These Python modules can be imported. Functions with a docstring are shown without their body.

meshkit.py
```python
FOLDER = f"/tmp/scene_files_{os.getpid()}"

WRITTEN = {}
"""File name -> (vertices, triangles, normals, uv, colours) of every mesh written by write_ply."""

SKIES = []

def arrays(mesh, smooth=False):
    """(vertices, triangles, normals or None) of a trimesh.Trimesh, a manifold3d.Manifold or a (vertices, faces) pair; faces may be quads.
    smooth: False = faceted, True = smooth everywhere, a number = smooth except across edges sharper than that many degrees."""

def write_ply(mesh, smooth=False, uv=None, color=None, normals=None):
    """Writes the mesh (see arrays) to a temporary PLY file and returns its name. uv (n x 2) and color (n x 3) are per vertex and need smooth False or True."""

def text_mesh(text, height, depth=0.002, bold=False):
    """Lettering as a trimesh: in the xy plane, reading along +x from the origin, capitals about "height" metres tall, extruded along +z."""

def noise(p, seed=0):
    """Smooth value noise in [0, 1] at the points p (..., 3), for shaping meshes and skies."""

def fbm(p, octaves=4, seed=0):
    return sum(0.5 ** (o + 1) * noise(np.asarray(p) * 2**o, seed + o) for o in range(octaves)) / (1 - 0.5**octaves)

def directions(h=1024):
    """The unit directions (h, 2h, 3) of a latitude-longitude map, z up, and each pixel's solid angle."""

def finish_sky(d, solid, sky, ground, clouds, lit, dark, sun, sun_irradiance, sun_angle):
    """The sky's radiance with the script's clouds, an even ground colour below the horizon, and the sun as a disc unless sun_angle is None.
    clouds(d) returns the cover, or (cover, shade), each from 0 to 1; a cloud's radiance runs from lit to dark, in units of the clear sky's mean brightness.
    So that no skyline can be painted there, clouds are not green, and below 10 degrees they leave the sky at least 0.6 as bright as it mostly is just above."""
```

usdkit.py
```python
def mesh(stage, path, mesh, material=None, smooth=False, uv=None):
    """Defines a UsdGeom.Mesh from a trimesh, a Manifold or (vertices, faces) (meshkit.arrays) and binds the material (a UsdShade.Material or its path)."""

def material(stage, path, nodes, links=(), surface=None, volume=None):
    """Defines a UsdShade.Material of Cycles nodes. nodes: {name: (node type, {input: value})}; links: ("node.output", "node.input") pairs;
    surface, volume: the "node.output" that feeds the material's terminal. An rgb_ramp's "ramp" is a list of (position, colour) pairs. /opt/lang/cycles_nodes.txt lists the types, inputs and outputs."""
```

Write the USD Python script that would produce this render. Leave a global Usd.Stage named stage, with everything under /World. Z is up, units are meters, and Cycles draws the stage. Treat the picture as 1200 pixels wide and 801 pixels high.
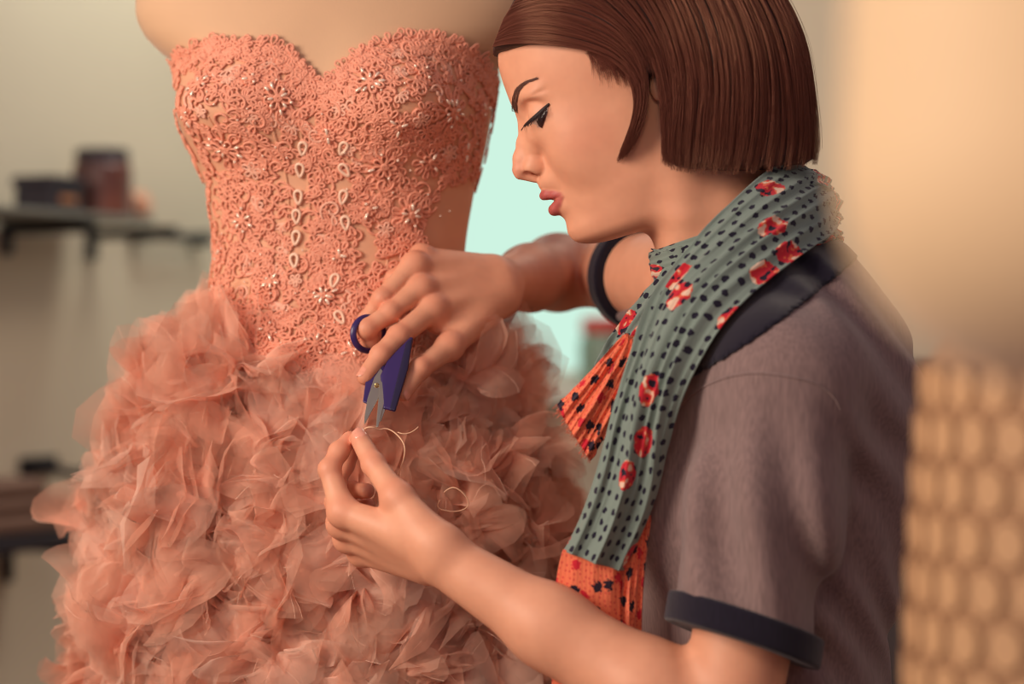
import math, random
import numpy as np, trimesh, manifold3d, usdkit, meshkit
from scipy.spatial import cKDTree
from scipy.interpolate import PchipInterpolator, CubicSpline
from pxr import Usd, UsdGeom, UsdLux, UsdShade, Sdf, Gf, Vt

rng = np.random.default_rng(7)
random.seed(7)
stage = Usd.Stage.CreateInMemory()
UsdGeom.SetStageUpAxis(stage, 'Z')
UsdGeom.SetStageMetersPerUnit(stage, 1.0)
UsdGeom.Xform.Define(stage, '/World')
UsdGeom.Scope.Define(stage, '/World/Looks')

# ------------------------------------------------------------------ camera, light, exposure
CAM_Y, CAM_Z, FPX = -2.0, 1.30, 85.0 / 36.0 * 1200.0
cam = UsdGeom.Camera.Define(stage, '/World/camera')
cam.AddTranslateOp().Set((0, CAM_Y, CAM_Z))
cam.AddRotateXOp().Set(90.0)
cam.CreateHorizontalApertureAttr(36.0)
cam.CreateFocalLengthAttr(85.0)
cam.CreateFStopAttr(2.8)
cam.CreateFocusDistanceAttr(2.07)
cam.CreateClippingRangeAttr((0.05, 100.0))
cam.CreateExposureAttr(0.0)


def look_at(prim, eye, target):
    eye, target = np.array(eye, float), np.array(target, float)
    b = eye - target; b /= np.linalg.norm(b)
    r = np.cross([0, 0, 1.0], b); r /= np.linalg.norm(r)
    u = np.cross(b, r)
    prim.AddTransformOp().Set(Gf.Matrix4d(*[*r, 0], *[*u, 0], *[*b, 0], *[*eye, 1]))


def rect_light(name, eye, target, w, h, power, color):
    l = UsdLux.RectLight.Define(stage, '/World/' + name)
    look_at(l, eye, target)
    l.CreateWidthAttr(w); l.CreateHeightAttr(h)
    l.CreateIntensityAttr(power); l.CreateColorAttr(Gf.Vec3f(*color))
    return l


# unseen warm soft lamp in front left, weaker unseen one lighting the right back wall
rect_light('unseen_key_lamp', (-1.55, -1.10, 1.95), (-0.05, 0.1, 1.2), 0.9, 0.9, 16.0, (1.0, 0.85, 0.69))
rect_light('unseen_ceiling_lamp', (0.75, 1.7, 2.75), (0.75, 2.2, 0.6), 0.7, 0.7, 7.0, (1.0, 0.82, 0.62))
rect_light('unseen_near_form_lamp', (0.0, -2.0, 2.3), (0.28, -1.15, 1.4), 0.4, 0.4, 10.0, (1.0, 0.80, 0.58))  # out of view, placed to light the near cream dress form
rect_light('added_wall_fill', (-0.30, 2.2, 2.5), (-0.80, 2.5, 1.35), 0.4, 0.4, 12.5, (0.95, 1.0, 0.88))  # added fill that brightens the left wall in place of window spill
dome = UsdLux.DomeLight.Define(stage, '/World/ambient')
dome.CreateIntensityAttr(0.10)
dome.CreateColorAttr(Gf.Vec3f(0.92, 0.74, 0.86))

# ------------------------------------------------------------------ helpers: naming, meshes
taken = {}


def numbered(path):
    n = taken.get(path, -1) + 1
    taken[path] = n
    return path if n == 0 else '%s_%03d' % (path, n)


def tag(prim, label=None, cat=None, group=None, kind=None):
    p = prim.GetPrim() if hasattr(prim, 'GetPrim') else prim
    for k, v in (('label', label), ('category', cat), ('group', group), ('kind', kind)):
        if v:
            p.SetCustomDataByKey(k, v)
    return p


def thing(name, label, cat, loc=(0, 0, 0), group=None):
    x = UsdGeom.Xform.Define(stage, numbered('/World/' + name))
    if any(loc):
        x.AddTranslateOp().Set(Gf.Vec3d(*map(float, loc)))
    tag(x, label, cat, group)
    x.loc = np.array(loc, float)
    return x


def base_of(parent):
    """World position of the thing that PARENT is or belongs to."""
    t = UsdGeom.XformCache().GetLocalToWorldTransform(parent.GetPrim()).ExtractTranslation()
    return np.array([t[0], t[1], t[2]])


def obj(name, mesh, m, parent=None, smooth=30, uv=None, label=None, color=None, kind=None):
    """One Mesh prim; vertices are given in world coordinates and stored relative to the thing."""
    root = str(parent.GetPrim().GetPath()) if parent is not None else '/World'
    path = numbered(root + '/' + name)
    if hasattr(mesh, 'to_mesh'):
        mm = mesh.to_mesh(); mesh = (mm.vert_properties[:, :3], mm.tri_verts)
    elif hasattr(mesh, 'vertices'):
        mesh = (np.array(mesh.vertices), np.array(mesh.faces))
    v, f = np.asarray(mesh[0], float), np.asarray(mesh[1])
    if parent is not None:
        v = v - base_of(parent)
    g = usdkit.mesh(stage, path, (v, f), m, smooth=smooth, uv=uv)
    if color is not None:
        UsdGeom.PrimvarsAPI(g).CreatePrimvar('tint', Sdf.ValueTypeNames.Color3fArray, 'vertex').Set(Vt.Vec3fArray.FromNumpy(np.asarray(color, np.float32)))
    if label:
        tag(g, label)
    if kind:
        tag(g, kind=kind)
    return g


def hair_curves(name, strands, widths, m, parent=None, kind='stuff', label=None):
    root = str(parent.GetPrim().GetPath()) if parent is not None else '/World'
    path = numbered(root + '/' + name)
    off = base_of(parent) if parent is not None else np.zeros(3)
    c = UsdGeom.BasisCurves.Define(stage, path)
    c.CreateTypeAttr('linear')
    pts = np.vstack(strands) - off
    c.CreatePointsAttr(Vt.Vec3fArray.FromNumpy(pts.astype(np.float32)))
    c.CreateCurveVertexCountsAttr(Vt.IntArray([len(s) for s in strands]))
    w = np.concatenate([np.broadcast_to(x, (len(s),)) for x, s in zip(widths, strands)])
    c.CreateWidthsAttr(Vt.FloatArray.FromNumpy(w.astype(np.float32)))
    c.SetWidthsInterpolation('vertex')
    UsdShade.MaterialBindingAPI.Apply(c.GetPrim()).Bind(m)
    if kind:
        tag(c, kind=kind)
    if label:
        tag(c, label)
    return c


def P(px, py, y):
    """The point of the place at depth y that the camera sees at picture position (px, py)."""
    px, py, y = np.broadcast_arrays(np.asarray(px, float), np.asarray(py, float), np.asarray(y, float))
    d = y - CAM_Y
    return np.stack([(px - 600) * d / FPX, y, CAM_Z - (py - 400.5) * d / FPX], -1)


def spline(pts, n):
    pts = np.asarray(pts, float)
    t = np.concatenate([[0], np.cumsum(np.linalg.norm(np.diff(pts[:, :], axis=0), axis=1) + 1e-9)])
    s = CubicSpline(t, pts) if len(pts) > 2 else None
    u = np.linspace(0, t[-1], n)
    if s is None:
        return pts[0] + (pts[1] - pts[0]) * (u / t[-1])[:, None]
    return s(u)


def frames(p, up=(0, 0, 1.0), closed=False):
    if closed:
        t = np.roll(p, -1, 0) - np.roll(p, 1, 0)
    else:
        t = np.gradient(p, axis=0)
    t /= np.linalg.norm(t, axis=1, keepdims=True) + 1e-12
    n = np.zeros_like(p)
    a = np.array(up, float)
    if abs(a @ t[0]) > 0.9:
        a = np.array([0.3, 1.0, 0.2])
    for i in range(len(p)):
        a = a - (a @ t[i]) * t[i]
        a /= np.linalg.norm(a) + 1e-12
        n[i] = a
    return t, n, np.cross(t, n)


def tube(p, r, sides=8, closed=False, flat=1.0, up=(0, 0, 1.0), caps=True):
    """Round (or flattened) tube along the points p; r may vary."""
    p = np.asarray(p, float)
    t, n, b = frames(p, up, closed)
    r = np.broadcast_to(np.asarray(r, float), (len(p),))
    ang = np.arange(sides) * 2 * np.pi / sides
    v = p[:, None] + r[:, None, None] * (np.cos(ang)[None, :, None] * n[:, None] * flat + np.sin(ang)[None, :, None] * b[:, None])
    m = len(p)
    k = m if closed else m - 1
    i, j = np.meshgrid(np.arange(k), np.arange(sides), indexing='ij')
    i2, j2 = (i + 1) % m, (j + 1) % sides
    q = np.stack([i * sides + j, i * sides + j2, i2 * sides + j2, i2 * sides + j], -1).reshape(-1, 4)
    f = np.vstack([q[:, [0, 2, 1]], q[:, [0, 3, 2]]])
    v = v.reshape(-1, 3)
    if caps and not closed:
        c0, c1 = len(v), len(v) + 1
        v = np.vstack([v, p[0], p[-1]])
        jj = np.arange(sides)
        f = np.vstack([f, np.stack([np.full(sides, c0), jj, (jj + 1) % sides], 1), np.stack([np.full(sides, c1), (m - 1) * sides + (jj + 1) % sides, (m - 1) * sides + jj], 1)])
    return v, f


def cat(ms):
    vs, fs, n = [], [], 0
    for v, f in ms:
        vs.append(v); fs.append(np.asarray(f) + n); n += len(v)
    return np.vstack(vs), np.vstack(fs)


def grid_faces(nu, nv, closed_u=False):
    i, j = np.meshgrid(np.arange(nu if closed_u else nu - 1), np.arange(nv - 1), indexing='ij')
    i2 = (i + 1) % nu
    q = np.stack([i * nv + j, i2 * nv + j, i2 * nv + j + 1, i * nv + j + 1], -1).reshape(-1, 4)
    return np.vstack([q[:, [0, 1, 2]], q[:, [0, 2, 3]]])


def rbox(lo, hi, r=0.004):
    lo, hi = np.array(lo, float) + r, np.array(hi, float) - r
    s = [manifold3d.Manifold.sphere(r, 10).translate([x, y, z]) for x in (lo[0], hi[0]) for y in (lo[1], hi[1]) for z in (lo[2], hi[2])]
    m = manifold3d.Manifold.batch_hull(s).to_mesh()
    return np.array(m.vert_properties[:, :3]), np.array(m.tri_verts)


def hull(points, r, n=10):
    m = manifold3d.Manifold.batch_hull([manifold3d.Manifold.sphere(float(rr), n).translate([float(c) for c in p]) for p, rr in zip(points, np.broadcast_to(r, (len(points),)))]).to_mesh()
    return np.array(m.vert_properties[:, :3]), np.array(m.tri_verts)


def lathe(profile, center, n=40):
    """profile: (radius, z) from the bottom up, round the vertical axis at center."""
    pr = np.asarray(profile, float)
    a = np.arange(n) * 2 * np.pi / n
    v = np.stack([pr[None, :, 0] * np.cos(a)[:, None], pr[None, :, 0] * np.sin(a)[:, None], np.broadcast_to(pr[:, 1], (n, len(pr)))], -1).reshape(-1, 3)
    return v + np.array(center, float), grid_faces(n, len(pr), True)


# ------------------------------------------------------------------ helpers: distance fields
def smin(a, b, k):
    if k <= 0:
        return np.minimum(a, b)
    h = np.maximum(k - np.abs(a - b), 0) / k
    return np.minimum(a, b) - h * h * k * 0.25


def smax(a, b, k):
    return -smin(-a, -b, k)


def rcone(p, a, b, ra, rb):
    a, b = np.asarray(a, float), np.asarray(b, float)
    ba = b - a
    q = p - a
    t = np.clip((q @ ba) / max(ba @ ba, 1e-12), 0, 1)
    q -= t[:, None] * ba
    return np.sqrt(np.einsum('ij,ij->i', q, q)) - (ra + (rb - ra) * t)


def ellip(p, c, r, R=None):
    q = p - np.asarray(c, float)
    if R is not None:
        q = q @ R
    r = np.asarray(r, float)
    q = q / r
    k0 = np.sqrt(np.einsum('ij,ij->i', q, q))
    q /= r
    k1 = np.sqrt(np.einsum('ij,ij->i', q, q)) + 1e-9
    return k0 * (k0 - 1) / k1


def chain(p, pts, rad, k=0.004):
    d = None
    for i in range(len(pts) - 1):
        e = rcone(p, pts[i], pts[i + 1], rad[i], rad[i + 1])
        d = e if d is None else smin(d, e, k)
    return d


def poly2(p2, poly):
    """Signed distance (negative inside) of 2-D points to a polygon."""
    poly = np.asarray(poly, float)
    d = np.full(len(p2), 1e9)
    inside = np.zeros(len(p2), bool)
    for i in range(len(poly)):
        a, b = poly[i], poly[(i + 1) % len(poly)]
        e, w = b - a, p2 - a
        t = np.clip((w @ e) / max(e @ e, 1e-15), 0, 1)
        d = np.minimum(d, ((w - t[:, None] * e) ** 2).sum(1))
        c = ((a[1] <= p2[:, 1]) & (b[1] > p2[:, 1])) | ((b[1] <= p2[:, 1]) & (a[1] > p2[:, 1]))
        with np.errstate(divide='ignore', invalid='ignore'):
            x = a[0] + (p2[:, 1] - a[1]) * e[0] / (e[1] if e[1] else 1e-15)
        inside ^= c & (p2[:, 0] < x)
    return np.where(inside, -1, 1) * np.sqrt(d)


def surface(f, lo, hi, h, block=8):
    """Surface nets of the distance field f inside a box; only blocks near the surface are evaluated."""
    lo, hi = np.array(lo, float), np.array(hi, float)
    nb = np.ceil((hi - lo) / (h * block)).astype(int)
    n = nb * block + 1
    c = [lo[k] + (np.arange(nb[k]) + 0.5) * block * h for k in range(3)]
    C = np.stack(np.meshgrid(*c, indexing='ij'), -1).reshape(-1, 3)
    fc = f(C).reshape(nb)
    near = np.abs(fc) < block * h * 0.87 * 1.3 + 0.0015
    F = np.repeat(np.repeat(np.repeat(np.where(fc < 0, -1.0, 1.0), block, 0), block, 1), block, 2).astype(np.float32)
    G = np.ones(n, np.float32); G[:-1, :-1, :-1] = F
    G[-1] = 1; G[:, -1] = 1; G[:, :, -1] = 1
    mask = np.zeros(n, bool)
    for b in np.argwhere(near):
        s = b * block
        mask[s[0]:s[0] + block + 1, s[1]:s[1] + block + 1, s[2]:s[2] + block + 1] = True
    idx = np.argwhere(mask)
    G[mask] = f(lo + idx * h)
    G[0] = np.maximum(G[0], h); G[:, 0] = np.maximum(G[:, 0], h); G[:, :, 0] = np.maximum(G[:, :, 0], h)
    G[-1] = np.maximum(G[-1], h); G[:, -1] = np.maximum(G[:, -1], h); G[:, :, -1] = np.maximum(G[:, :, -1], h)
    S = G < 0
    cnt = sum(S[a:n[0] - 1 + a, b:n[1] - 1 + b, d:n[2] - 1 + d].astype(np.int8) for a in (0, 1) for b in (0, 1) for d in (0, 1))
    cells = np.argwhere((cnt > 0) & (cnt < 8))
    acc, num = np.zeros((len(cells), 3)), np.zeros(len(cells))
    corner = [(a, b, d) for a in (0, 1) for b in (0, 1) for d in (0, 1)]
    for ia, A in enumerate(corner):
        for B in corner[ia + 1:]:
            if sum(abs(x - y) for x, y in zip(A, B)) != 1:
                continue
            ga, gb = G[tuple((cells + A).T)], G[tuple((cells + B).T)]
            m = (ga < 0) != (gb < 0)
            t = ga[m] / (ga[m] - gb[m])
            acc[m] += np.array(A) + t[:, None] * (np.array(B) - np.array(A))
            num[m] += 1
    v = lo + (cells + acc / num[:, None]) * h
    ident = np.full(n - 1, -1, np.int64)
    ident[tuple(cells.T)] = np.arange(len(cells))
    quads = []
    for ax in range(3):
        o = [k for k in range(3) if k != ax]
        sl0 = [slice(None)] * 3; sl1 = [slice(None)] * 3
        sl0[ax] = slice(0, -1); sl1[ax] = slice(1, None)
        e = np.argwhere(S[tuple(sl0)] != S[tuple(sl1)])
        e = e[(e[:, o[0]] > 0) & (e[:, o[1]] > 0) & (e[:, o[0]] < n[o[0]] - 1) & (e[:, o[1]] < n[o[1]] - 1)]
        d0, d1 = np.zeros(3, int), np.zeros(3, int)
        d0[o[0]] = 1; d1[o[1]] = 1
        q = np.stack([ident[tuple((e - d0 - d1).T)], ident[tuple((e - d1).T)], ident[tuple(e.T)], ident[tuple((e - d0).T)]], 1)
        flip = S[tuple(e.T)] ^ (ax == 1)
        q = np.where(flip[:, None], q, q[:, ::-1])
        quads.append(q)
    q = np.vstack(quads)
    q = q[(q >= 0).all(1)]
    return v, np.vstack([q[:, [0, 1, 2]], q[:, [0, 2, 3]]])


def project(f, v, it=2, e=4e-4):
    """Moves vertices onto the zero of f."""
    for _ in range(it):
        d = f(v)
        g = np.stack([f(v + np.eye(3)[k] * e) - d for k in range(3)], 1) / e
        v = v - g * np.clip(d / ((g * g).sum(1) + 1e-6), -6e-4, 6e-4)[:, None]
    return v


# ------------------------------------------------------------------ materials
def lin(r, g, b):
    c = np.array([r, g, b]) / 255.0
    return tuple(np.where(c <= 0.04045, c / 12.92, ((c + 0.055) / 1.055) ** 2.4))


def mat(name, color, rough=0.6, vary=0.0, scale=30.0, bump=0.0, bump_scale=200.0, stretch=(1, 1, 1), dark=None, **extra):
    """Principled material with noise-varied colour and fine noise relief in object space."""
    n = {'tc': ('texture_coordinate', {}), 'map': ('mapping', {'scale': stretch}), 'p': ('principled_bsdf', {'roughness': rough, **extra})}
    l = [('tc.object', 'map.vector')]
    if vary > 0:
        lo = dark if dark is not None else tuple(np.array(color) * (1 - vary))
        n['n'] = ('noise_texture', {'scale': scale, 'detail': 4})
        n['r'] = ('rgb_ramp', {'ramp': [(0.25, lo), (0.75, tuple(np.minimum(np.array(color) * (1 + vary * .5), 1)))]})
        l += [('map.vector', 'n.vector'), ('n.fac', 'r.fac'), ('r.color', 'p.base_color')]
    else:
        n['p'][1]['base_color'] = color
    if bump > 0:
        n['bn'] = ('noise_texture', {'scale': bump_scale, 'detail': 3})
        n['b'] = ('bump', {'strength': bump, 'distance': 0.002})
        l += [('map.vector', 'bn.vector'), ('bn.fac', 'b.height'), ('b.normal', 'p.normal')]
    return usdkit.material(stage, '/World/Looks/' + name, n, l, surface='p.BSDF')


M = {}
M['wall'] = mat('wall_paint', lin(214, 202, 180), 0.85, 0.06, 2.0, 0.15, 60)
M['floor'] = mat('floor_wood', lin(120, 85, 60), 0.45, 0.3, 3.0, 0.1, 30, stretch=(1, 8, 1))
M['white_trim'] = mat('white_trim', lin(215, 212, 200), 0.5, 0.03, 5)
M['dark_metal'] = mat('dark_metal', lin(38, 36, 44), 0.4, metallic=0.6)
M['steel'] = mat('steel', lin(205, 195, 175), 0.28, 0.1, 60, metallic=1.0)
M['brass'] = mat('gold_rivet', lin(215, 180, 120), 0.25, metallic=1.0)
M['purple'] = mat('purple_plastic', lin(54, 36, 96), 0.35, 0.06, 40, 0.05, 300)
M['purple_shaded'] = mat('shaded_purple_plastic', lin(32, 24, 60), 0.4, 0.06, 40)
M['form'] = mat('form_fabric', lin(214, 172, 136), 0.75, 0.05, 12, 0.12, 900, sheen_weight=0.2)
M['cream'] = mat('cream_satin', lin(232, 196, 152), 0.6, 0.05, 6, 0.05, 200, sheen_weight=0.3)
M['glass'] = usdkit.material(stage, '/World/Looks/shelf_glass', {'t': ('transparent_bsdf', {'color': (0.72, 0.80, 0.78)}), 'g': ('glossy_bsdf', {'color': (0.8, 0.9, 0.88), 'roughness': 0.05}), 'f': ('fresnel', {'IOR': 1.5}), 'm': ('mix_closure', {})},
                             [('f.fac', 'm.fac'), ('t.BSDF', 'm.closure1'), ('g.BSDF', 'm.closure2')], surface='m.closure')

# ------------------------------------------------------------------ the room
def struct(name, mesh, m, label=None, parent=None, **kw):
    o = obj(name, mesh, m, parent, **kw)
    if parent is None:
        tag(o, label, None, None, 'structure')
    return o


def slab(a, b, t, z0, z1):
    """A vertical wall from plan point a to b, thickness t to the left of a->b."""
    a, b = np.array(a, float), np.array(b, float)
    d = (b - a) / np.linalg.norm(b - a)
    nrm = np.array([-d[1], d[0]]) * t
    c = [a, b, b + nrm, a + nrm]
    v = np.array([[*p, z] for z in (z0, z1) for p in c])
    return np.array(manifold3d.Manifold.hull_points(v).to_mesh().vert_properties[:, :3]), np.array(manifold3d.Manifold.hull_points(v).to_mesh().tri_verts)


WL0, WL1 = np.array([-2.45, -0.85]), np.array([-0.47, 3.0])     # the left wall, in plan
WD = (WL1 - WL0) / np.linalg.norm(WL1 - WL0)                    # along it
WN = np.array([WD[1], -WD[0]])                                  # out of it, into the room
struct('floor', slab((-2.6, -3.2), (2.6, -3.2), 6.5, -0.1, 0.0), M['floor'], 'brown wooden floor of the dressmaking shop')
struct('wall_left', slab(WL0, WL1, 0.1, 0, 2.9), M['wall'], 'plain beige wall on the left that carries the glass shelves')
WX0, WX1, WZ0, WZ1 = -0.45, 0.50, 1.21, 1.875                    # back wall window, its unseen left part widened to brighten the left wall
wall = manifold3d.Manifold.cube([3.1, 0.14, 2.9]).translate([-0.52, 3.0, 0])
hole = manifold3d.Manifold.cube([WX1 - WX0, 0.4, WZ1 - WZ0]).translate([WX0, 2.9, WZ0])
struct('wall_back', wall - hole, M['wall'], 'plain beige back wall with the bright mint window')
struct('wall_right', slab((2.55, 3.1), (2.55, -0.9), 0.1, 0, 2.9), M['wall'], 'plain beige wall on the right')
bb = slab(WL0 + WN * 0.0, WL1 + WN * 0.0, -0.015, 0.0, 0.1)
struct('baseboard_left', bb, M['white_trim'], 'white baseboard under the left wall')
struct('baseboard_back', rbox((-0.45, 2.985, 0), (2.5, 3.0, 0.1), 0.003), M['white_trim'], 'white baseboard under the back wall')
win = UsdGeom.Xform.Define(stage, '/World/window_1')
tag(win, 'bright mint frosted window behind the woman and the gown', None, None, 'structure')
M['pane'] = usdkit.material(stage, '/World/Looks/frosted_daylight', {'e': ('emission', {'color': lin(206, 244, 226), 'strength': 1.0})}, [], surface='e.emission')
obj('pane', rbox((WX0, 3.06, WZ0), (WX1, 3.075, WZ1), 0.002), M['pane'], win)
for x0, x1, z0, z1 in ((WX0, WX0 + .03, WZ0, WZ1), (WX1 - .03, WX1, WZ0, WZ1), (WX0, WX1, WZ0, WZ0 + .03), (WX0, WX1, WZ1 - .025, WZ1)):
    obj('window_frame', rbox((x0, 3.01, z0), (x1, 3.06, z1), 0.004), M['white_trim'], win)
obj('window_sill', rbox((WX0 - .05, 2.84, WZ0 - .03), (WX1 + .05, 3.02, WZ0), 0.005), M['white_trim'], win)

# a grey-green jar with a red lid standing on the sill
jx = 0.192
jar = thing('storage_jar', 'blurred grey-green jar with a red lid on the window sill behind the woman', 'jar', (jx, 2.92, WZ0))
M['jar'] = mat('jar_glaze', lin(120, 140, 125), 0.3, 0.1, 20)
M['red'] = mat('red_plastic', lin(190, 60, 55), 0.4)
obj('body', lathe([(0.001, 0), (.05, 0), (.055, .01), (.056, .09), (.045, .11), (.001, .112)], (jx, 2.92, WZ0)), M['jar'], jar)
obj('lid', lathe([(0.001, .108), (.05, .108), (.052, .112), (.052, .135), (.046, .14), (.001, .141)], (jx, 2.92, WZ0)), M['red'], jar)


# ------------------------------------------------------------------ the glass shelves on the left wall
def wallpt(px, py, off):
    """The point that stands off metres out from the left wall, seen at picture position (px, py)."""
    o, e = WL0 + WN * off, WD
    k = (px - 600) / FPX                      # x = k (y - CAM_Y)
    s = (k * (o[1] - CAM_Y) - o[0]) / (e[0] - k * e[1])
    y = o[1] + s * e[1]
    return s, CAM_Z - (py - 400.5) * (y - CAM_Y) / FPX


def along(s, off, z):
    p = WL0 + WD * s + WN * off
    return np.array([p[0], p[1], z])


def wbox(s0, s1, o0, o1, z0, z1, r=0.003):
    return hull([along(s, o, z) for s in (s0 + r, s1 - r) for o in (o0 + r, o1 - r) for z in (z0 + r, z1 - r)], r, 8)


M['shelf_edge'] = mat('shelf_plate', lin(122, 124, 118), 0.3, 0.06, 6)
M['dark_plate'] = mat('dark_shelf_plate', lin(44, 40, 50), 0.35, 0.1, 6)
s_end, z_sh = wallpt(181, 254, 0.20)
s_l, _ = wallpt(-60, 240, 0.20)
shelf = thing('wall_shelf', 'grey glass shelf plate on dark brackets, high on the left wall', 'shelf', along(s_l, 0, z_sh), 'wall shelves on the left')
obj('shelf_plate', wbox(s_l - .4, s_end, 0.012, .20, z_sh - .012, z_sh, .003), M['shelf_edge'], shelf)
for px in (70, 168):
    s, _ = wallpt(px, 262, 0.12)
    obj('bracket', cat([wbox(s - .012, s + .012, 0.0, .012, z_sh - .07, z_sh - .012), wbox(s - .012, s + .012, 0.0, .19, z_sh - .034, z_sh - .013)]), M['dark_metal'], shelf)
s, zz = wallpt(166, 275, 0.03)
s2, _ = wallpt(243, 275, 0.03)
rod = thing('wall_rail', 'short dark metal rail on the wall just right of the high glass shelf', 'rail', along(s, 0, zz))
obj('rod', tube(np.array([along(s, .04, zz), along(s2, .04, zz)]), .009, 10), M['dark_metal'], rod)
for q in (s + .01, s2 - .01):
    obj('rail_mount', tube(np.array([along(q, 0, zz), along(q, .04, zz)]), .014, 10), M['dark_metal'], rod)
# things on the high shelf
M['black_box'] = mat('black_box', lin(40, 34, 48), 0.5, 0.1, 20)
M['tan_strap'] = mat('tan_strap', lin(170, 110, 70), 0.6)
M['pic'] = mat('jar_contents', lin(120, 66, 52), 0.45, 0.5, 14, dark=lin(46, 30, 40))
M['pink_ball'] = mat('pink_yarn', lin(235, 180, 150), 0.8, 0.1, 40, 0.4, 200)
s0, _ = wallpt(44, 214, .12); s1, _ = wallpt(80, 214, .12)
bx = thing('sewing_box', 'low blurred black box with a tan band at the left on the high shelf', 'box', along(s0, .1, z_sh))
obj('box_body', wbox(s0, s1, .07, .15, z_sh, z_sh + .045), M['black_box'], bx)
obj('box_lid', wbox(s0 - .004, s1 + .004, .066, .154, z_sh + .045, z_sh + .062), M['black_box'], bx)
obj('clasp', wbox(s0 + .02, s1 - .02, .150, .156, z_sh + .016, z_sh + .028), M['tan_strap'], bx)
s0, _ = wallpt(98, 205, .12); s1, _ = wallpt(152, 205, .12)
sc = (s0 + s1) / 2
r_j = 0.052
gj = thing('button_jar', 'tall blurred dark brown jar on the high shelf, the tallest thing there', 'jar', along(sc, .11, z_sh))
obj('jar_body', lathe([(.001, 0), (r_j * .92, 0), (r_j, .008), (r_j, .088), (r_j * .86, .1), (.001, .101)], along(sc, .11, z_sh)), M['pic'], gj)
obj('jar_lid', lathe([(.001, .1), (r_j * .9, .1), (r_j * .92, .104), (r_j * .92, .116), (r_j * .84, .12), (.001, .121)], along(sc, .11, z_sh)), M['black_box'], gj)
s0, _ = wallpt(166, 235, .12)
yb = thing('yarn_ball', 'small pale pink ball of yarn at the right end of the high shelf', 'yarn', along(s0, .11, z_sh))
yc = along(s0, .11, z_sh + .027)
yarn = []
for k in range(26):
    a = rng.normal(size=3); a /= np.linalg.norm(a)
    b = np.cross(a, rng.normal(size=3)); b /= np.linalg.norm(b); c = np.cross(a, b)
    an = np.linspace(0, 2 * np.pi, 28, endpoint=False)
    yarn.append(tube(yc + .0245 * (np.cos(an)[:, None] * b + np.sin(an)[:, None] * c), .0025, 5, closed=True))
core = trimesh.creation.icosphere(2, .024)
obj('core', (np.array(core.vertices) + yc, core.faces), M['pink_ball'], yb)
obj('yarn_strand', cat(yarn), M['pink_ball'], yb, kind='stuff')

# the low shelf with a brown-red basket and a dark bottle
s_end2, z_lo = wallpt(88, 622, 0.20)
s_l2, _ = wallpt(-70, 612, 0.20)
low = thing('wall_shelf', 'dark shelf plate low on the left wall beside the skirt', 'shelf', along(s_l2, 0, z_lo), 'wall shelves on the left')
obj('shelf_plate', wbox(s_l2 - .3, s_end2, 0.012, .20, z_lo - .026, z_lo, .004), M['dark_plate'], low)
s, _ = wallpt(60, 640, .1)
obj('bracket', cat([wbox(s - .012, s + .012, 0.0, .012, z_lo - .1, z_lo - .026), wbox(s - .012, s + .012, 0.0, .17, z_lo - .045, z_lo - .027)]), M['dark_metal'], low)
M['red_cloth'] = mat('folded_brown_cloth', lin(122, 92, 78), 0.8, 0.15, 10, 0.3, 120)
s1, _ = wallpt(66, 600, .1)
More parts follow.
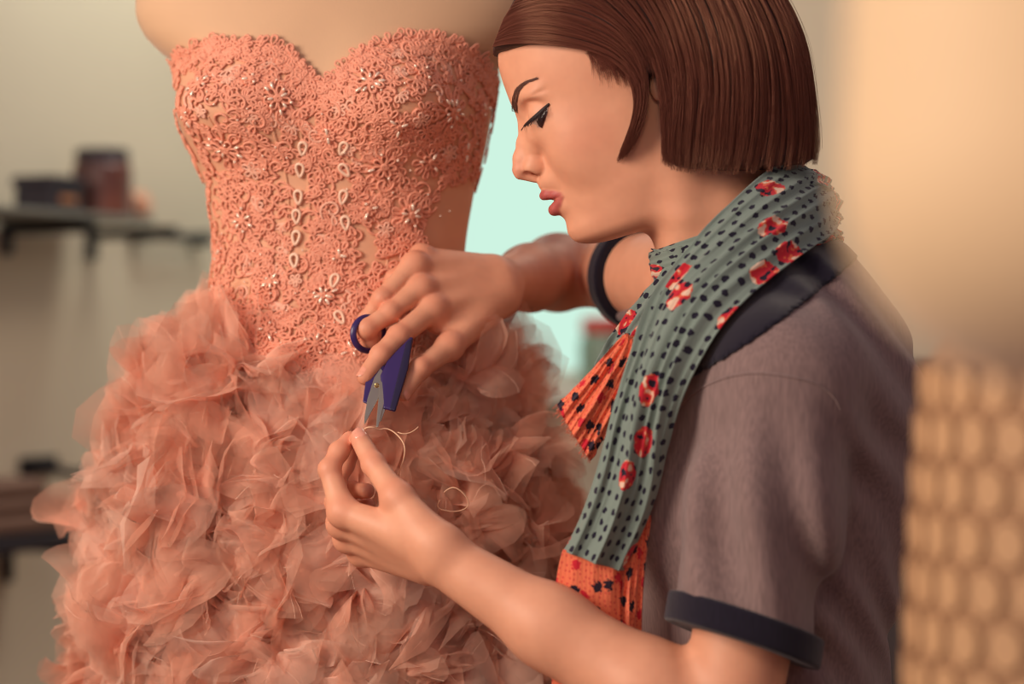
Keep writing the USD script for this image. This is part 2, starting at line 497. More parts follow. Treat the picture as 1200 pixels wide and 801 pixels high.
for k, (a, b, zz0, zz1, lab) in enumerate(((-.62, 0, 0, .035, 'lowest brown-red folded cloth of the stack on the low shelf'), (-.62, -.055, .035, .062, 'middle brown-red folded cloth of the stack on the low shelf'), (-.62, -.12, .062, .092, 'topmost brown-red folded cloth of the stack on the low shelf'))):
    o = obj('folded_cloth', wbox(s1 + a, s1 + b, .03, .18, z_lo + zz0, z_lo + zz1, .012), M['red_cloth'])
    tag(o, lab, 'cloth', 'folded cloths on the low shelf')
s0, zb = wallpt(74, 547, 0.06)
cl = thing('wall_hook', 'small blurred dark hook on the wall above the low shelf, half behind the skirt', 'hook', along(s0, 0, zb))
obj('hook_plate', wbox(s0 - .05, s0 + .05, 0, .012, zb - .016, zb + .018, .004), M['dark_metal'], cl)
obj('hook_arm', tube(spline([along(s0 - .03, .012, zb + .005), along(s0 - .02, .05, zb), along(s0 + .03, .075, zb - .012), along(s0 + .06, .08, zb + .012)], 16), .008, 8), M['dark_metal'], cl)

# a dark cabinet at the back, mostly behind the woman
M['cabinet'] = mat('dark_cabinet', lin(78, 68, 68), 0.5, 0.1, 6)
cb = thing('cabinet', "dark grey cabinet by the back wall, between the woman's back and the lace dress", 'cabinet', (0.98, 2.55, 0))
obj('body', rbox((.62, 2.3, 0.06), (1.34, 2.8, 1.24), .004), M['cabinet'], cb)
obj('cabinet_top', rbox((.60, 2.28, 1.24), (1.36, 2.81, 1.27), .004), M['cabinet'], cb)
obj('plinth', rbox((.64, 2.33, 0), (1.32, 2.79, .06), .003), M['dark_metal'], cb)
for x0, x1, hx in ((.63, .977, .95), (.983, 1.33, 1.01)):
    d_ = obj('door', rbox((x0, 2.282, .08), (x1, 2.3, 1.225), .004), M['cabinet'], cb)
    obj('handle', tube(np.array([[hx, 2.262, .62], [hx, 2.262, .78]]), .006, 8), M['steel'], d_)

# ------------------------------------------------------------------ the dress form that wears the pink gown
YD = 0.30                                             # its axis stands at this depth
SD = FPX / (YD - CAM_Y)                               # pixels to a metre there


def zpx(py):
    return CAM_Z - (np.asarray(py, float) - 400.5) / SD


# half width, axis offset and half depth along the height, read off the picture
_py = np.array([-200, -150, -118, -95, -60, -20, 15, 40, 62, 80, 104, 130, 180, 230, 300, 360, 400, 440, 520, 640])
_hw = np.array([56, 58, 74, 128, 212, 236, 238, 229, 208, 187, 181, 178, 167, 151, 143, 145, 150, 166, 200, 220]) / SD
_cx = (np.array([396, 396, 396, 396, 396, 397, 398, 398, 397, 397, 396, 395, 397, 400, 398, 394, 394, 394, 393, 392]) - 600) / SD
_hd = np.array([.052, .055, .062, .072, .085, .092, .096, .098, .100, .102, .104, .106, .104, .098, .092, .095, .100, .108, .122, .128])
_o = np.argsort(zpx(_py))
A_f, X_f, B_f = (PchipInterpolator(zpx(_py)[_o], q[_o]) for q in (_hw, _cx, _hd))
YAW = -0.13


def form_pt(th, z, off=0.0):
    """Point of the form's surface at angle th (0 = centre front) and height z."""
    th, z = np.broadcast_arrays(np.asarray(th, float), np.asarray(z, float))
    ph = th + YAW
    s, c = np.sin(ph), np.cos(ph)
    A, B = A_f(z), B_f(z)
    r = ((np.abs(s) / A) ** 2.25 + (np.abs(c) / B) ** 2.25) ** (-1 / 2.25)
    zb = zpx(138)
    for t0, amp in ((-.62, .036), (.62, .036)):
        dz = (z - zb) * SD
        r = r + amp * np.exp(-((np.arctan2(np.sin(th - t0), np.cos(th - t0))) / .44) ** 2) * np.exp(-(dz / np.where(dz > 0, 58, 46)) ** 2)
    r = r + off
    return np.stack([X_f(z) + r * s, YD - r * c, z], -1)


def form_nrm(th, z):
    e = 1e-3
    a = form_pt(th + e, z) - form_pt(th - e, z)
    b = form_pt(th, z + e) - form_pt(th, z - e)
    n = np.cross(a, b)
    return n / np.linalg.norm(n, axis=-1, keepdims=True)


def to_px(p):
    d = p[..., 1] - CAM_Y
    return np.stack([600 + p[..., 0] * FPX / d, 400.5 - (p[..., 2] - CAM_Z) * FPX / d], -1)


form = thing('dress_form', 'tan fabric dress form wearing the pink gown, its bare shoulders at the top', 'mannequin', (X_f(zpx(400)), YD, 0))
zs = np.linspace(zpx(640), zpx(-200), 150)
th = np.linspace(-np.pi, np.pi, 120, endpoint=False)
V = form_pt(th[:, None], zs[None, :])
v = V.reshape(-1, 3); f = grid_faces(120, 150, True)
top, bot = len(v), len(v) + 1
v = np.vstack([v, V[:, -1].mean(0), V[:, 0].mean(0)])
i = np.arange(120)
f = np.vstack([f, np.stack([i * 150 + 149, ((i + 1) % 120) * 150 + 149, np.full(120, top)], 1), np.stack([((i + 1) % 120) * 150, i * 150, np.full(120, bot)], 1)])
obj('torso', (v, f), M['form'], form, smooth=40)
nz = zs[-1]
ncx = X_f(nz)
obj('neck_cap', lathe([(.001, 0), (.046, 0), (.047, .008), (.02, .022), (.012, .05), (.001, .055)], (ncx, YD, nz), 30), M['dark_metal'], form)
cx0 = float(X_f(zpx(640)))
obj('stand_pole', lathe([(.001, .06), (.016, .06), (.016, zs[0] + .02), (.001, zs[0] + .02)], (cx0, YD, 0), 20), M['dark_metal'], form)
obj('stand_base', lathe([(.001, 0), (.17, 0), (.172, .012), (.15, .025), (.03, .045), (.022, .075), (.001, .075)], (cx0, YD, 0), 40), M['dark_metal'], form)

# ------------------------------------------------------------------ the gown: bodice
M['bodice'] = mat('bodice_mesh', lin(226, 168, 134), 0.7, 0.05, 20, 0.2, 1500, sheen_weight=0.3, sheen_tint=lin(240, 180, 150))
M['lace'] = mat('lace_cord', lin(240, 160, 132), 0.55, 0.08, 30, 0.25, 1800, sheen_weight=0.25, sheen_tint=lin(250, 190, 165))
M['lace_pale'] = mat('lace_cord_pale', lin(244, 182, 156), 0.5, 0.08, 30, 0.25, 1800, sheen_weight=0.25)
M['bead'] = mat('pearl_bead', lin(250, 222, 200), 0.12, coat_weight=1.0, coat_roughness=0.05, metallic=0.25)
M['loop'] = mat('satin_loop', lin(246, 205, 178), 0.35, sheen_weight=0.3)

gown = thing('ball_gown', 'strapless salmon pink gown with beaded lace bodice and ruffled tulle skirt', 'dress', (X_f(zpx(400)), YD, 0))
NECK = np.array([(190, 92), (208, 84), (216, 72), (235, 65), (268, 62), (300, 63), (325, 68), (345, 78), (360, 93), (372, 108), (380, 111), (390, 106), (402, 95), (415, 80), (432, 69), (460, 60), (500, 56), (530, 61), (555, 74), (570, 92), (582, 113), (600, 120)], float)
LOW = np.array([(190, 392), (240, 398), (285, 408), (340, 432), (385, 448), (430, 436), (480, 415), (545, 400), (600, 396)], float)


def px_bounds(t):
    """Heights of the bodice's upper and lower edge at angle t."""
    ph = t + YAW
    zt, zl = np.full(t.shape, float(zpx(100))), np.full(t.shape, float(zpx(400)))
    for _ in range(4):
        zt = zpx(np.interp(to_px(form_pt(t, zt))[:, 0], NECK[:, 0], NECK[:, 1])) * 1.0
        zl = zpx(np.interp(to_px(form_pt(t, zl))[:, 0], LOW[:, 0], LOW[:, 1]))
    back = np.cos(ph) < 0.0
    zt = np.where(back, zpx(118), zt); zl = np.where(back, zpx(396), zl)
    return zt, zl


NT, NZ = 260, 90
th = np.linspace(-np.pi, np.pi, NT, endpoint=False)
zt, zl = px_bounds(th)
w = np.linspace(0, 1, NZ)
Z = zl[:, None] + (zt - zl)[:, None] * w[None]
outer = form_pt(th[:, None] + 0 * Z, Z, 0.003).reshape(-1, 3)
inner = form_pt(th[:, None] + 0 * Z, Z, 0.0008).reshape(-1, 3)
f = grid_faces(NT, NZ, True)
i = np.arange(NT); i2 = (i + 1) % NT; n0 = NT * NZ
rim = []
for k in (0, NZ - 1):
    a, b, c, d = i * NZ + k, i2 * NZ + k, n0 + i2 * NZ + k, n0 + i * NZ + k
    s = (1 if k == 0 else -1)
    rim += [np.stack([a, d, c][::s], 1), np.stack([a, c, b][::s], 1)]
obj('bodice', (np.vstack([outer, inner]), np.vstack([f, f[:, ::-1] + n0] + rim)), M['bodice'], gown, smooth=40)

# map from the picture to the front of the form
gt, gz = np.meshgrid(np.linspace(-1.75, 1.95, 500), np.linspace(zpx(470), zpx(40), 420), indexing='ij')
gp = form_pt(gt, gz)
gn = form_nrm(gt, gz)
front = (gn * (np.array([0, CAM_Y, CAM_Z]) - gp)).sum(-1) > 0
tree_px = cKDTree(to_px(gp)[front])
g_t, g_z = gt[front], gz[front]


def at_px(px, py):
    d, k = tree_px.query(np.array([px, py], float))
    return g_t[k], g_z[k], d


metric = {}


def local(t0, z0):
    if (t0, z0) not in metric:
        e = 1e-3
        q = form_pt(np.array([t0 + e, t0 - e, t0, t0]), np.array([z0, z0, z0 + e, z0 - e]))
        a, b = q[0] - q[1], q[2] - q[3]
        n = np.cross(a, b)
        metric[t0, z0] = np.linalg.norm(a) / (2 * e), np.linalg.norm(b) / (2 * e), n / np.linalg.norm(n)
    return metric[t0, z0]


def on_form(t0, z0, uv, off):
    """Local tangent coordinates (metres) round (t0, z0) carried onto the form."""
    du, dv, _ = local(t0, z0)
    th, z = t0 + uv[:, 0] / du, z0 + uv[:, 1] / dv
    return form_pt(th, z, off)


def cord(t0, z0, uv, r, off=0.0035, closed=False, sides=5):
    p = on_form(t0, z0, uv, off)
    n = local(t0, z0)[2]
    return tube(p, r, sides, closed=closed, up=n, flat=0.9)


def petal(L, W, n=16):
    a = np.linspace(0, 2 * np.pi, n, endpoint=False)
    x = L * (1 - np.cos(a)) / 2
    return np.stack([x, W * np.sin(a) * (0.35 + 0.65 * x / L)], 1)


def rot(uv, a):
    c, s = math.cos(a), math.sin(a)
    return uv @ np.array([[c, s], [-s, c]])


ball = trimesh.creation.icosphere(1, 1.0)
used = []


def flower(px, py, rad, beads=6, mtl='lace'):
    """A corded lace rosette: two rings of petal loops, a coil in the middle and beads."""
    t0, z0, d = at_px(px, py)
    R = rad / SD
    ms, a0 = [], rng.uniform(0, 6)
    n1 = 9
    for k in range(n1):
        a = a0 + k * 2 * np.pi / n1
        p = petal(R * .62, R * .21) + [R * .42, 0]
        ms.append(cord(t0, z0, rot(p, a), .0013, .0045, True))
        p = petal(R * .40, R * .12, 10) + [R * .50, 0]
        ms.append(cord(t0, z0, rot(p, a), .0010, .0040, True))
    for k in range(7):
        a = a0 + .3 + k * 2 * np.pi / 7
        ms.append(cord(t0, z0, rot(petal(R * .45, R * .16, 12) + [R * .08, 0], a), .0012, .0066, True))
    an = np.linspace(0, 4 * np.pi, 26)
    ms.append(cord(t0, z0, np.stack([np.cos(an), np.sin(an)], 1) * (R * .04 + R * .12 * an / an[-1])[:, None], .0012, .0075))
    fl = obj('lace_flower', cat(ms), M[mtl], gown, smooth=True)
    nrm = form_nrm(np.array([t0]), np.array([z0]))[0]
    for k in range(beads):
        a = a0 + k * 2 * np.pi / beads + rng.uniform(-.2, .2)
        rr = R * (rng.choice([.28, .42, .6]))
        c = on_form(t0, z0, rr * np.array([[math.cos(a), math.sin(a)]]), .0078)[0]
        ax = on_form(t0, z0, (rr + .002) * np.array([[math.cos(a), math.sin(a)]]), .0078)[0] - c
        ax /= np.linalg.norm(ax)
        v = np.array(ball.vertices)
        long = rng.choice([1.1, 2.0, 2.4])
        v = v * .0015 + np.outer(v @ ax, ax) * .0015 * (long - 1)
        obj('bead', (v + c, ball.faces), M['bead'], fl, smooth=True)
    used.append((px, py, rad * .8))


for args in ((330, 116, 27, 9), (270, 176, 30, 9), (432, 96, 29, 9), (526, 132, 27, 9), (240, 98, 24, 5), (290, 258, 22, 7), (448, 196, 25, 4), (478, 252, 22, 6), (380, 346, 22, 8),
             (322, 330, 18, 5), (500, 190, 20, 3), (560, 130, 18, 3), (300, 92, 16, 3), (492, 82, 18, 3), (225, 140, 18, 3), (398, 300, 16, 3), (372, 402, 20, 5), (318, 385, 18, 3), (262, 300, 15, 2), (270, 350, 14, 2),
             (430, 245, 15, 3), (465, 150, 17, 3), (385, 160, 15, 2), (412, 410, 17, 4), (540, 178, 14, 2)):
    flower(*args)

# bare panels of the bodice where only the fine mesh shows
BARE = [[(500, 235), (545, 205), (560, 230), (548, 310), (500, 312), (488, 300)], [(344, 158), (362, 150), (362, 300), (342, 310)], [(422, 262), (440, 268), (446, 305), (428, 322), (414, 300)], [(272, 318), (292, 318), (292, 342), (274, 342)],
        [(312, 150), (336, 150), (342, 172), (318, 172)], [(448, 118), (500, 105), (505, 125), (460, 135)], [(318, 205), (340, 205), (340, 228), (316, 226)], [(385, 215), (412, 200), (412, 222), (390, 240)], [(300, 118), (312, 100), (306, 140), (296, 150)], [(240, 118), (262, 116), (262, 140), (242, 146)], [(478, 170), (512, 205), (500, 225), (476, 210)]]
fill, big, pts = [], [], []
C = rng.uniform((206, 54), (590, 446), (16000, 2))
C = C[(C[:, 1] > np.interp(C[:, 0], NECK[:, 0], NECK[:, 1]) - 2) & (C[:, 1] < np.interp(C[:, 0], LOW[:, 0], LOW[:, 1]) + 4)]
C = C[tree_px.query(C)[0] < 3]
for x, y, r in used:
    C = C[(C[:, 0] - x) ** 2 + (C[:, 1] - y) ** 2 > r * r]
for b in BARE:
    C = C[poly2(C, b) > 1]
grid_used = {}
for px, py in C:
    cell = (int(px // 9), int(py // 9))
    if any((px - x) ** 2 + (py - y) ** 2 < 81 for i in (-1, 0, 1) for j in (-1, 0, 1) for x, y in grid_used.get((cell[0] + i, cell[1] + j), ())):
        continue
    grid_used.setdefault(cell, []).append((px, py))
    t0, z0, d = at_px(px, py)
    pts.append((px, py))
    k = rng.integers(0, 3)
    a0 = rng.uniform(0, 2 * np.pi)
    ms = []
    s = rng.uniform(.8, 1.25) / SD
    h = .0035 + rng.uniform(0, .0022)
    if k == 0:          # fan of loops
        for q in range(4):
            ms.append(cord(t0, z0, rot(petal(11 * s, 3.4 * s, 12), a0 + q * .75), .00115, h, True))
    elif k == 1:        # scroll
        an = np.linspace(0, rng.uniform(5, 8), 22)
        rr = (2.0 + 9 * (an / an[-1]) ** 1.2) * s
        ms.append(cord(t0, z0, rot(np.stack([np.cos(an), np.sin(an)], 1) * rr[:, None], a0), .0013, h))
        ms.append(cord(t0, z0, rot(petal(9 * s, 3 * s, 12) + [5 * s, 0], a0 + 2), .0011, h, True))
    else:               # small five-petal blossom
        for q in range(5):
            ms.append(cord(t0, z0, rot(petal(7.5 * s, 3.0 * s, 10) + [1.2 * s, 0], a0 + q * 2 * np.pi / 5), .00115, h, True))
    (big if len(big) < 260 and rng.random() < .3 else fill).append(cat(ms))
for b in big:
    obj('lace_sprig', b, M['lace' if rng.random() < .7 else 'lace_pale'], gown, smooth=True)
obj('lace_ground', cat(fill), M['lace'], gown, smooth=True, kind='stuff')
# corded scallops along the upper edge and the boning seams
ms = []
tt = np.linspace(-1.5, 1.75, 1500)
ztt, zll = px_bounds(tt)
edge = form_pt(tt, ztt - .001, .004)
ms.append(tube(edge, .0010, 6))
obj('neckline_cord', cat(ms), M['lace'], gown, smooth=True)
L = np.concatenate([[0], np.cumsum(np.linalg.norm(np.diff(edge, axis=0), axis=1))])
ms = []
s = .004
while s < L[-1]:
    k = min(int(np.searchsorted(L, s)), len(tt) - 1)
    hgt = rng.uniform(.0035, .0105)
    for q in range(int(rng.integers(1, 3))):
        ms.append(cord(tt[k], ztt[k] - .001, rot(petal(hgt, hgt * .38, 12), np.pi / 2 + rng.uniform(-1.0, 1.0)), .0011, .0042 + rng.uniform(0, .002), True))
    for dz in (.005, .012):
        if rng.random() < .75:
            a0 = rng.uniform(0, 6)
            for q in range(5):
                ms.append(cord(tt[k], ztt[k] - dz, rot(petal(.0062, .0024, 10) + [.001, 0], a0 + q * 2 * np.pi / 5), .00115, .004 + rng.uniform(0, .002), True))
    s += rng.uniform(.004, .0105)
obj('lace_edging', cat(ms), M['lace'], gown, smooth=True, kind='stuff')
for px in (341, 364, 300, 455):
    t0, _, _ = at_px(px, 260)
    q = np.linspace(zpx(150), zpx(420), 40)
    obj('boning_seam', tube(form_pt(np.full(40, t0), q, .0034), .0012, 6), M['bodice'], gown)
for px, py in ((357, 175), (354, 201), (352, 232), (350, 255), (350, 280), (348, 306), (401, 175), (404, 201), (402, 232), (405, 262), (398, 372), (392, 330)):
    t0, z0, _ = at_px(px, py)
    obj('button_loop', cord(t0, z0, rot(petal(15 / SD, 5.4 / SD, 22) - [7 / SD, 0], np.pi / 2 + rng.uniform(-.6, .6)), .0015, .0058, True, 7), M['loop'], gown, smooth=True)
for k in range(60):
    px, py = rng.uniform(220, 560), rng.uniform(80, 420)
    t0, z0, d = at_px(px, py)
    if py > np.interp(px, NECK[:, 0], NECK[:, 1]) + 8 and d < 3:
        c = on_form(t0, z0, np.zeros((1, 2)), .0062)[0]
        obj('sequin', (np.array(ball.vertices) * .0011 + c, ball.faces), M['bead'], gown, smooth=True)

# ------------------------------------------------------------------ the gown: tulle skirt
def tulle_mat(name, col, alpha):
    n = {'uv': ('uvmap', {'attribute': 'st'}), 'map': ('mapping', {'scale': (48, 1.6, 1)}), 'n': ('noise_texture', {'scale': 1.0, 'detail': 4}), 'b': ('bump', {'strength': 0.8, 'distance': 0.004}),
         'map2': ('mapping', {'scale': (130, 1.6, 1)}), 'n2': ('noise_texture', {'scale': 1.0, 'detail': 3}),
         'd': ('diffuse_bsdf', {'color': col, 'roughness': 0.6}), 't': ('translucent_bsdf', {'color': tuple(np.array(col) * [1.0, .95, .93])}), 'm': ('mix_closure', {'fac': 0.38}),
         's': ('sheen_bsdf', {'color': (.22, .17, .15), 'roughness': 0.5}), 'add': ('add_closure', {}),
         'x': ('transparent_bsdf', {}), 'sep': ('separate_xyz', {}), 'edge': ('map_range', {'range_type': 'smoothstep', 'from_min': 0.40, 'from_max': 1.0, 'to_min': 1.0, 'to_max': .32, 'clamp': True}),
         'r': ('map_range', {'from_min': 0.32, 'from_max': 0.68, 'to_min': alpha, 'to_max': alpha - .36}), 'al': ('math', {'math_type': 'multiply', 'use_clamp': True}), 'mx': ('mix_closure', {})}
    l = [('uv.UV', 'map.vector'), ('map.vector', 'n.vector'), ('n.fac', 'b.height'), ('b.normal', 'd.normal'), ('b.normal', 't.normal'), ('uv.UV', 'map2.vector'), ('map2.vector', 'n2.vector'), ('d.BSDF', 'm.closure1'), ('t.BSDF', 'm.closure2'),
         ('uv.UV', 'sep.vector'), ('sep.y', 'edge.value'), ('n2.fac', 'r.value'), ('r.result', 'al.value1'), ('edge.result', 'al.value2'), ('al.value', 'mx.fac'), ('m.closure', 'add.closure1'), ('s.BSDF', 'add.closure2'), ('x.BSDF', 'mx.closure1'), ('add.closure', 'mx.closure2')]
    return usdkit.material(stage, '/World/Looks/' + name, n, l, surface='mx.closure')


T = [tulle_mat('tulle_a', lin(251, 205, 181), 1.0), tulle_mat('tulle_b', lin(253, 216, 196), 0.97), tulle_mat('tulle_c', lin(249, 193, 167), 1.0)]
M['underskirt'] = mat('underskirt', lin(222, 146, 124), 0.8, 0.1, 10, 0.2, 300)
_sp = np.array([385, 400, 430, 470, 520, 580, 650, 730, 830, 950, 1150, 1500, 1990])
_sa = np.array([146, 160, 182, 204, 224, 244, 258, 270, 282, 296, 330, 375, 420]) / SD
S_a = PchipInterpolator(zpx(_sp)[::-1], _sa[::-1])


def skirt_pt(ph, z, off=0.0):
    a = S_a(z) + off
    return np.stack([X_f(np.maximum(z, zpx(640))) + a * np.sin(ph), YD - (a * (.70 + .0 * z) + .012) * np.cos(ph), z], -1)


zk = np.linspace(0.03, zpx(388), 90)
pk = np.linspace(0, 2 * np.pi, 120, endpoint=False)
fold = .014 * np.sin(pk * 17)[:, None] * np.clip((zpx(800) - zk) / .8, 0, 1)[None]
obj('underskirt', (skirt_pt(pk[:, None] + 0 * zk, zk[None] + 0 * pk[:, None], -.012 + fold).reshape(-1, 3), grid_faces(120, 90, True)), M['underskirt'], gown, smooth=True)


FOLDS, FOLDW = [], []


def ruffle(c, n, R, seed, nu=130, nv=10, cup=.75):
    """A gathered bunch of tulle: strips that wind round their gathered edge and spread out in unruly waves."""
    g = np.random.default_rng(seed)
    a = np.array([0, 0, 1.0]) if abs(n[2]) < .8 else np.array([1.0, 0, 0])
    e1 = np.cross(a, n); e1 /= np.linalg.norm(e1)
    e2 = np.cross(n, e1)
    vs, fs, us, m = [], [], [], 0
    for layer in range(2):
        turns = g.uniform(1.2, 1.7)
        u = np.linspace(0, 1, nu)
        phi = 2 * np.pi * turns * u + g.uniform(0, 6) + .5 * np.sin(2 * np.pi * g.uniform(1, 3) * u + g.uniform(0, 6))
        rr = np.zeros((3, nu))
        for k in range(3):
            for q in range(1, 11):
                rr[k] += g.normal() * np.sin(2 * np.pi * q * 1.4 * u + g.uniform(0, 6)) / q ** .45
        al = cup + (.35 if layer else -.15) + .30 * rr[0]
        hgt = R * (.80 + .20 * rr[1] * .6) * (.78 if layer else 1.0)
        hgt = np.clip(hgt, R * .4, R * 1.35)
        v = np.linspace(0, 1, nv)[None]
        al = al[:, None] * (1 - .2 * v) - (.5 + .5 * np.sin(7 * phi / 3 + seed))[:, None] * v ** 2 * g.uniform(.5, 1.3)
        ph = phi[:, None] + .40 * rr[2][:, None] * v ** 1.3
        rad = .010 + hgt[:, None] * v * np.cos(al)
        up = hgt[:, None] * v * np.sin(al)
        pl = sum(A * np.sin(2 * np.pi * k * u[:, None] + g.uniform(0, 6) + 1.4 * v) for k, A in ((11, .0042), (19, .0032), (33, .0018)))
        rad = rad + pl * v * .8
        up = up + pl * v ** .7 * 1.2
        p = c + rad[..., None] * (np.cos(ph)[..., None] * e1 + np.sin(ph)[..., None] * e2) + up[..., None] * n
        q = p.reshape(-1, 3)
        w = np.broadcast_to(v, (nu, nv)).reshape(-1, 1)
        q = q + w * np.stack([meshkit.noise(q * 36 + 7 * k, seed) - .5 for k in range(3)], 1) * .020
        vs.append(q); fs.append(grid_faces(nu, nv) + m); m += nu * nv
        us.append(np.stack([np.broadcast_to(u[:, None] * turns * .5, (nu, nv)), np.broadcast_to(v, (nu, nv))], -1).reshape(-1, 2))
    for V in vs:
        V = V.reshape(nu, nv, 3)
        for k in g.choice(nu, 11, replace=False):
            FOLDS.append(V[k, 2:]); FOLDW.append(np.linspace(.00018, .00032, nv - 2) * g.uniform(.6, 1.2))
    return np.vstack(vs), np.vstack(fs), np.vstack(us)


cand = []
seed = 100
zmax, zmin = zpx(392), zpx(905)
placed = []
while seed < 6000 and len(placed) < 290:
    seed += 1
    g = np.random.default_rng(seed)
    z = g.uniform(zmin, zmax); ph = g.uniform(-1.75, 1.75)
    c = skirt_pt(np.array(ph), np.array(z), .0)
    if placed and np.min(np.linalg.norm(np.array(placed) - c, axis=1)) < .030:
        continue
    placed.append(c)
    e = 1e-3
    nn = np.cross(skirt_pt(np.array(ph + e), np.array(z)) - c, skirt_pt(np.array(ph), np.array(z + e)) - c)
    nn /= np.linalg.norm(nn)
    q = to_px(c)
    if 318 < q[0] < 470 and q[1] < 462:                    # the lace point at the waist stays clear
        placed.pop(); continue
    R = g.uniform(.054, .080)
    if 300 < q[0] < 500 and q[1] < 500:
        R = .040
    nn = nn + g.normal(size=3) * .38
    nn /= np.linalg.norm(nn)
    p, f, uv = ruffle(c - nn * .014, nn, R, seed, cup=g.uniform(.5, 1.0))
    obj('tulle_ruffle', (p, f), T[int(g.integers(0, 3))], gown, smooth=True, uv=uv)
M['fold'] = mat('tulle_fold_edge', lin(253, 214, 190), 0.7, sheen_weight=0.4)
hair_curves('tulle_fold', FOLDS, FOLDW, M['fold'], gown)

# ------------------------------------------------------------------ the woman: shape of the body
YM = 0.08                                             # her middle plane
KH = (YM - CAM_Y) / FPX                               # metres to a pixel there
T0 = np.array([765.0, 100.0])                         # origin of the head's own frame (by the ear) in the picture
HA = np.array([-.951, .309])                          # forward of the face, picture axes
HU = np.array([-.309, -.951])                         # up of the head
CT, STH = .951, .309
O3 = P(T0[0], T0[1], YM)
F3 = np.array([HA[0], 0, -HA[1]]); U3 = np.array([HU[0], 0, -HU[1]]); L3 = np.array([0, 1.0, 0])


def H(a, b, y=0.0):
    """Point of the head's frame (pixels at her depth): a forward, b up, y to her right (away from the camera)."""
    return O3 + F3 * a * KH + U3 * b * KH + L3 * y * KH


_b = np.array([-175, -158, -152, -143, -133, -120, -103, -92, -83, -74, -62, -40, -16, 4, 18, 31, 51, 75, 93, 120])
_af = np.array([118, 128, 138, 145, 148, 146.5, 147.5, 148.5, 149, 149.5, 150, 151, 154, 160, 161.5, 162.5, 161.5, 161.5, 156, 142])
_W = np.array([46, 57, 61, 66, 70.5, 76, 82, 84.5, 86.5, 88, 89.5, 92, 94, 95, 96, 96.5, 97, 96, 93, 84])
AF = PchipInterpolator(_b, _af); WF = PchipInterpolator(_b, _W); AMF = PchipInterpolator([-180, -160, -110, -60, 0, 125], [36, 34, 16, 12, 26, 30])


def features(Q, d):
    """Cheek, eye, nose and lips joined onto the head's plain shape."""
    d = smin(d, ellip(Q, (98, -38, 48), (38, 44, 25)), 26)               # cheekbone
    d = smin(d, ellip(Q, (137, 27, 30), (16, 7, 32)), 16)                # brow ridge
    d = smax(d, -ellip(Q, (160, 10, 50), (24, 10.5, 18)), 15)               # eye socket
    d = smin(d, np.linalg.norm(Q - np.array([134, 5, 42.5]), axis=1) - 17.5, 7)   # eyeball under the lid
    d = smin(d, chain(Q, [(120, -12, 52), (138, -14, 40), (149, -16, 24)], (6, 7, 7), 6), 18)   # lower lid and under-eye
    d = smin(d, ellip(Q, (135, -70, 0), (28.5, 17, 25)), 12)             # the upper jaw behind the lip
    d = smin(d, ellip(Q, (130, -102, 0), (25, 12, 26)), 8)
    # nose
    n = chain(Q, [(153, 12, 0), (157.5, -3, 0), (165, -17, 0), (173.5, -33, 0), (178.5, -45.5, 0)], (7.5, 7, 7.2, 8.2, 9.2), 6)
    n = smin(n, chain(Q, [(146, 4, 9), (154, -25, 11), (162, -45, 9)], (8, 9, 8.5), 8), 12)
    d = smin(d, n, 8)
    d = smin(d, ellip(Q, (161, -49, 14), (11, 8.5, 6.0)), 8)
    d = smin(d, chain(Q, [(181, -52, 0), (166, -61, 0)], (4.5, 4.5)), 5)
    w = Q - np.array([170.5, -54.5, 11.0])
    c, s = math.cos(.42), math.sin(.42)
    w = np.stack([w[:, 0] * c + w[:, 1] * s, -w[:, 0] * s + w[:, 1] * c, w[:, 2]], 1)
    d = smax(d, -ellip(w, (0, 0, 1.5), (7.5, 3.2, 7.5)), 1.5)
    # lips
    d = smin(d, chain(Q, UPLIP[0], UPLIP[1], 2), 3.6)
    d = smin(d, chain(Q, LOLIP[0], LOLIP[1], 2), 3.4)
    return d


def head_base(p):
    q = (p - O3) / KH
    a, b, y = q @ F3, q @ U3, np.abs(q[:, 1])
    bc = np.clip(b, -175, 120)
    af, W = AF(bc), WF(bc)
    am = AMF(bc)
    A = np.where(a > am, af - am, 115.0)
    r = np.sqrt(((a - am) / A) ** 2 + (y / W) ** 2)
    col = (r - 1) * np.minimum(A, W) * .92
    floor = -(b + 157 + 1.0 * np.clip(40 - a, 0, 60))                    # underside of the jaw, rising towards the neck
    col = smax(col, floor, 16)
    col = smax(col, b - 112, 10)
    skull = ellip(np.stack([a, b, y], 1), (33, 58, 0), (129, 112, 100))
    d = smin(col, skull, 14)
    Q0 = np.stack([a, b, y], 1)
    face = (a > 25) & (b < 85) & (b > -140)
    if face.any():
        d[face] = features(Q0[face], d[face])
    d = smin(d, ellip(Q0, (6, -15, 101), (8, 13, 5)), 3)
    return smin(d, ellip(Q0, (-3, 6, 99), (13, 25, 5)), 5) * KH


UPLIP = ([(161.3, -83.5, 0), (158, -83.5, 9), (150, -87, 18), (140, -90.5, 26.5)], (5.4, 5.2, 3.8, 1.6))
LOLIP = ([(154.8, -103, 0), (152, -102, 9), (146, -97.5, 18), (140, -92, 26.5)], (7.2, 6.8, 4.7, 1.6))
NK0, NK1 = P(792, 110, YM), P(868, 345, YM)


def head(p):
    d = head_base(p)
    nk = rcone(p, NK0, NK1, .054, .060)
    nk = smin(nk, chain(p, [P(800, 170, YM - .050), P(800, 250, YM - .044), P(805, 330, YM - .016)], (.012, .012, .011)), .02)   # neck muscle
    return smin(d, nk, .016)


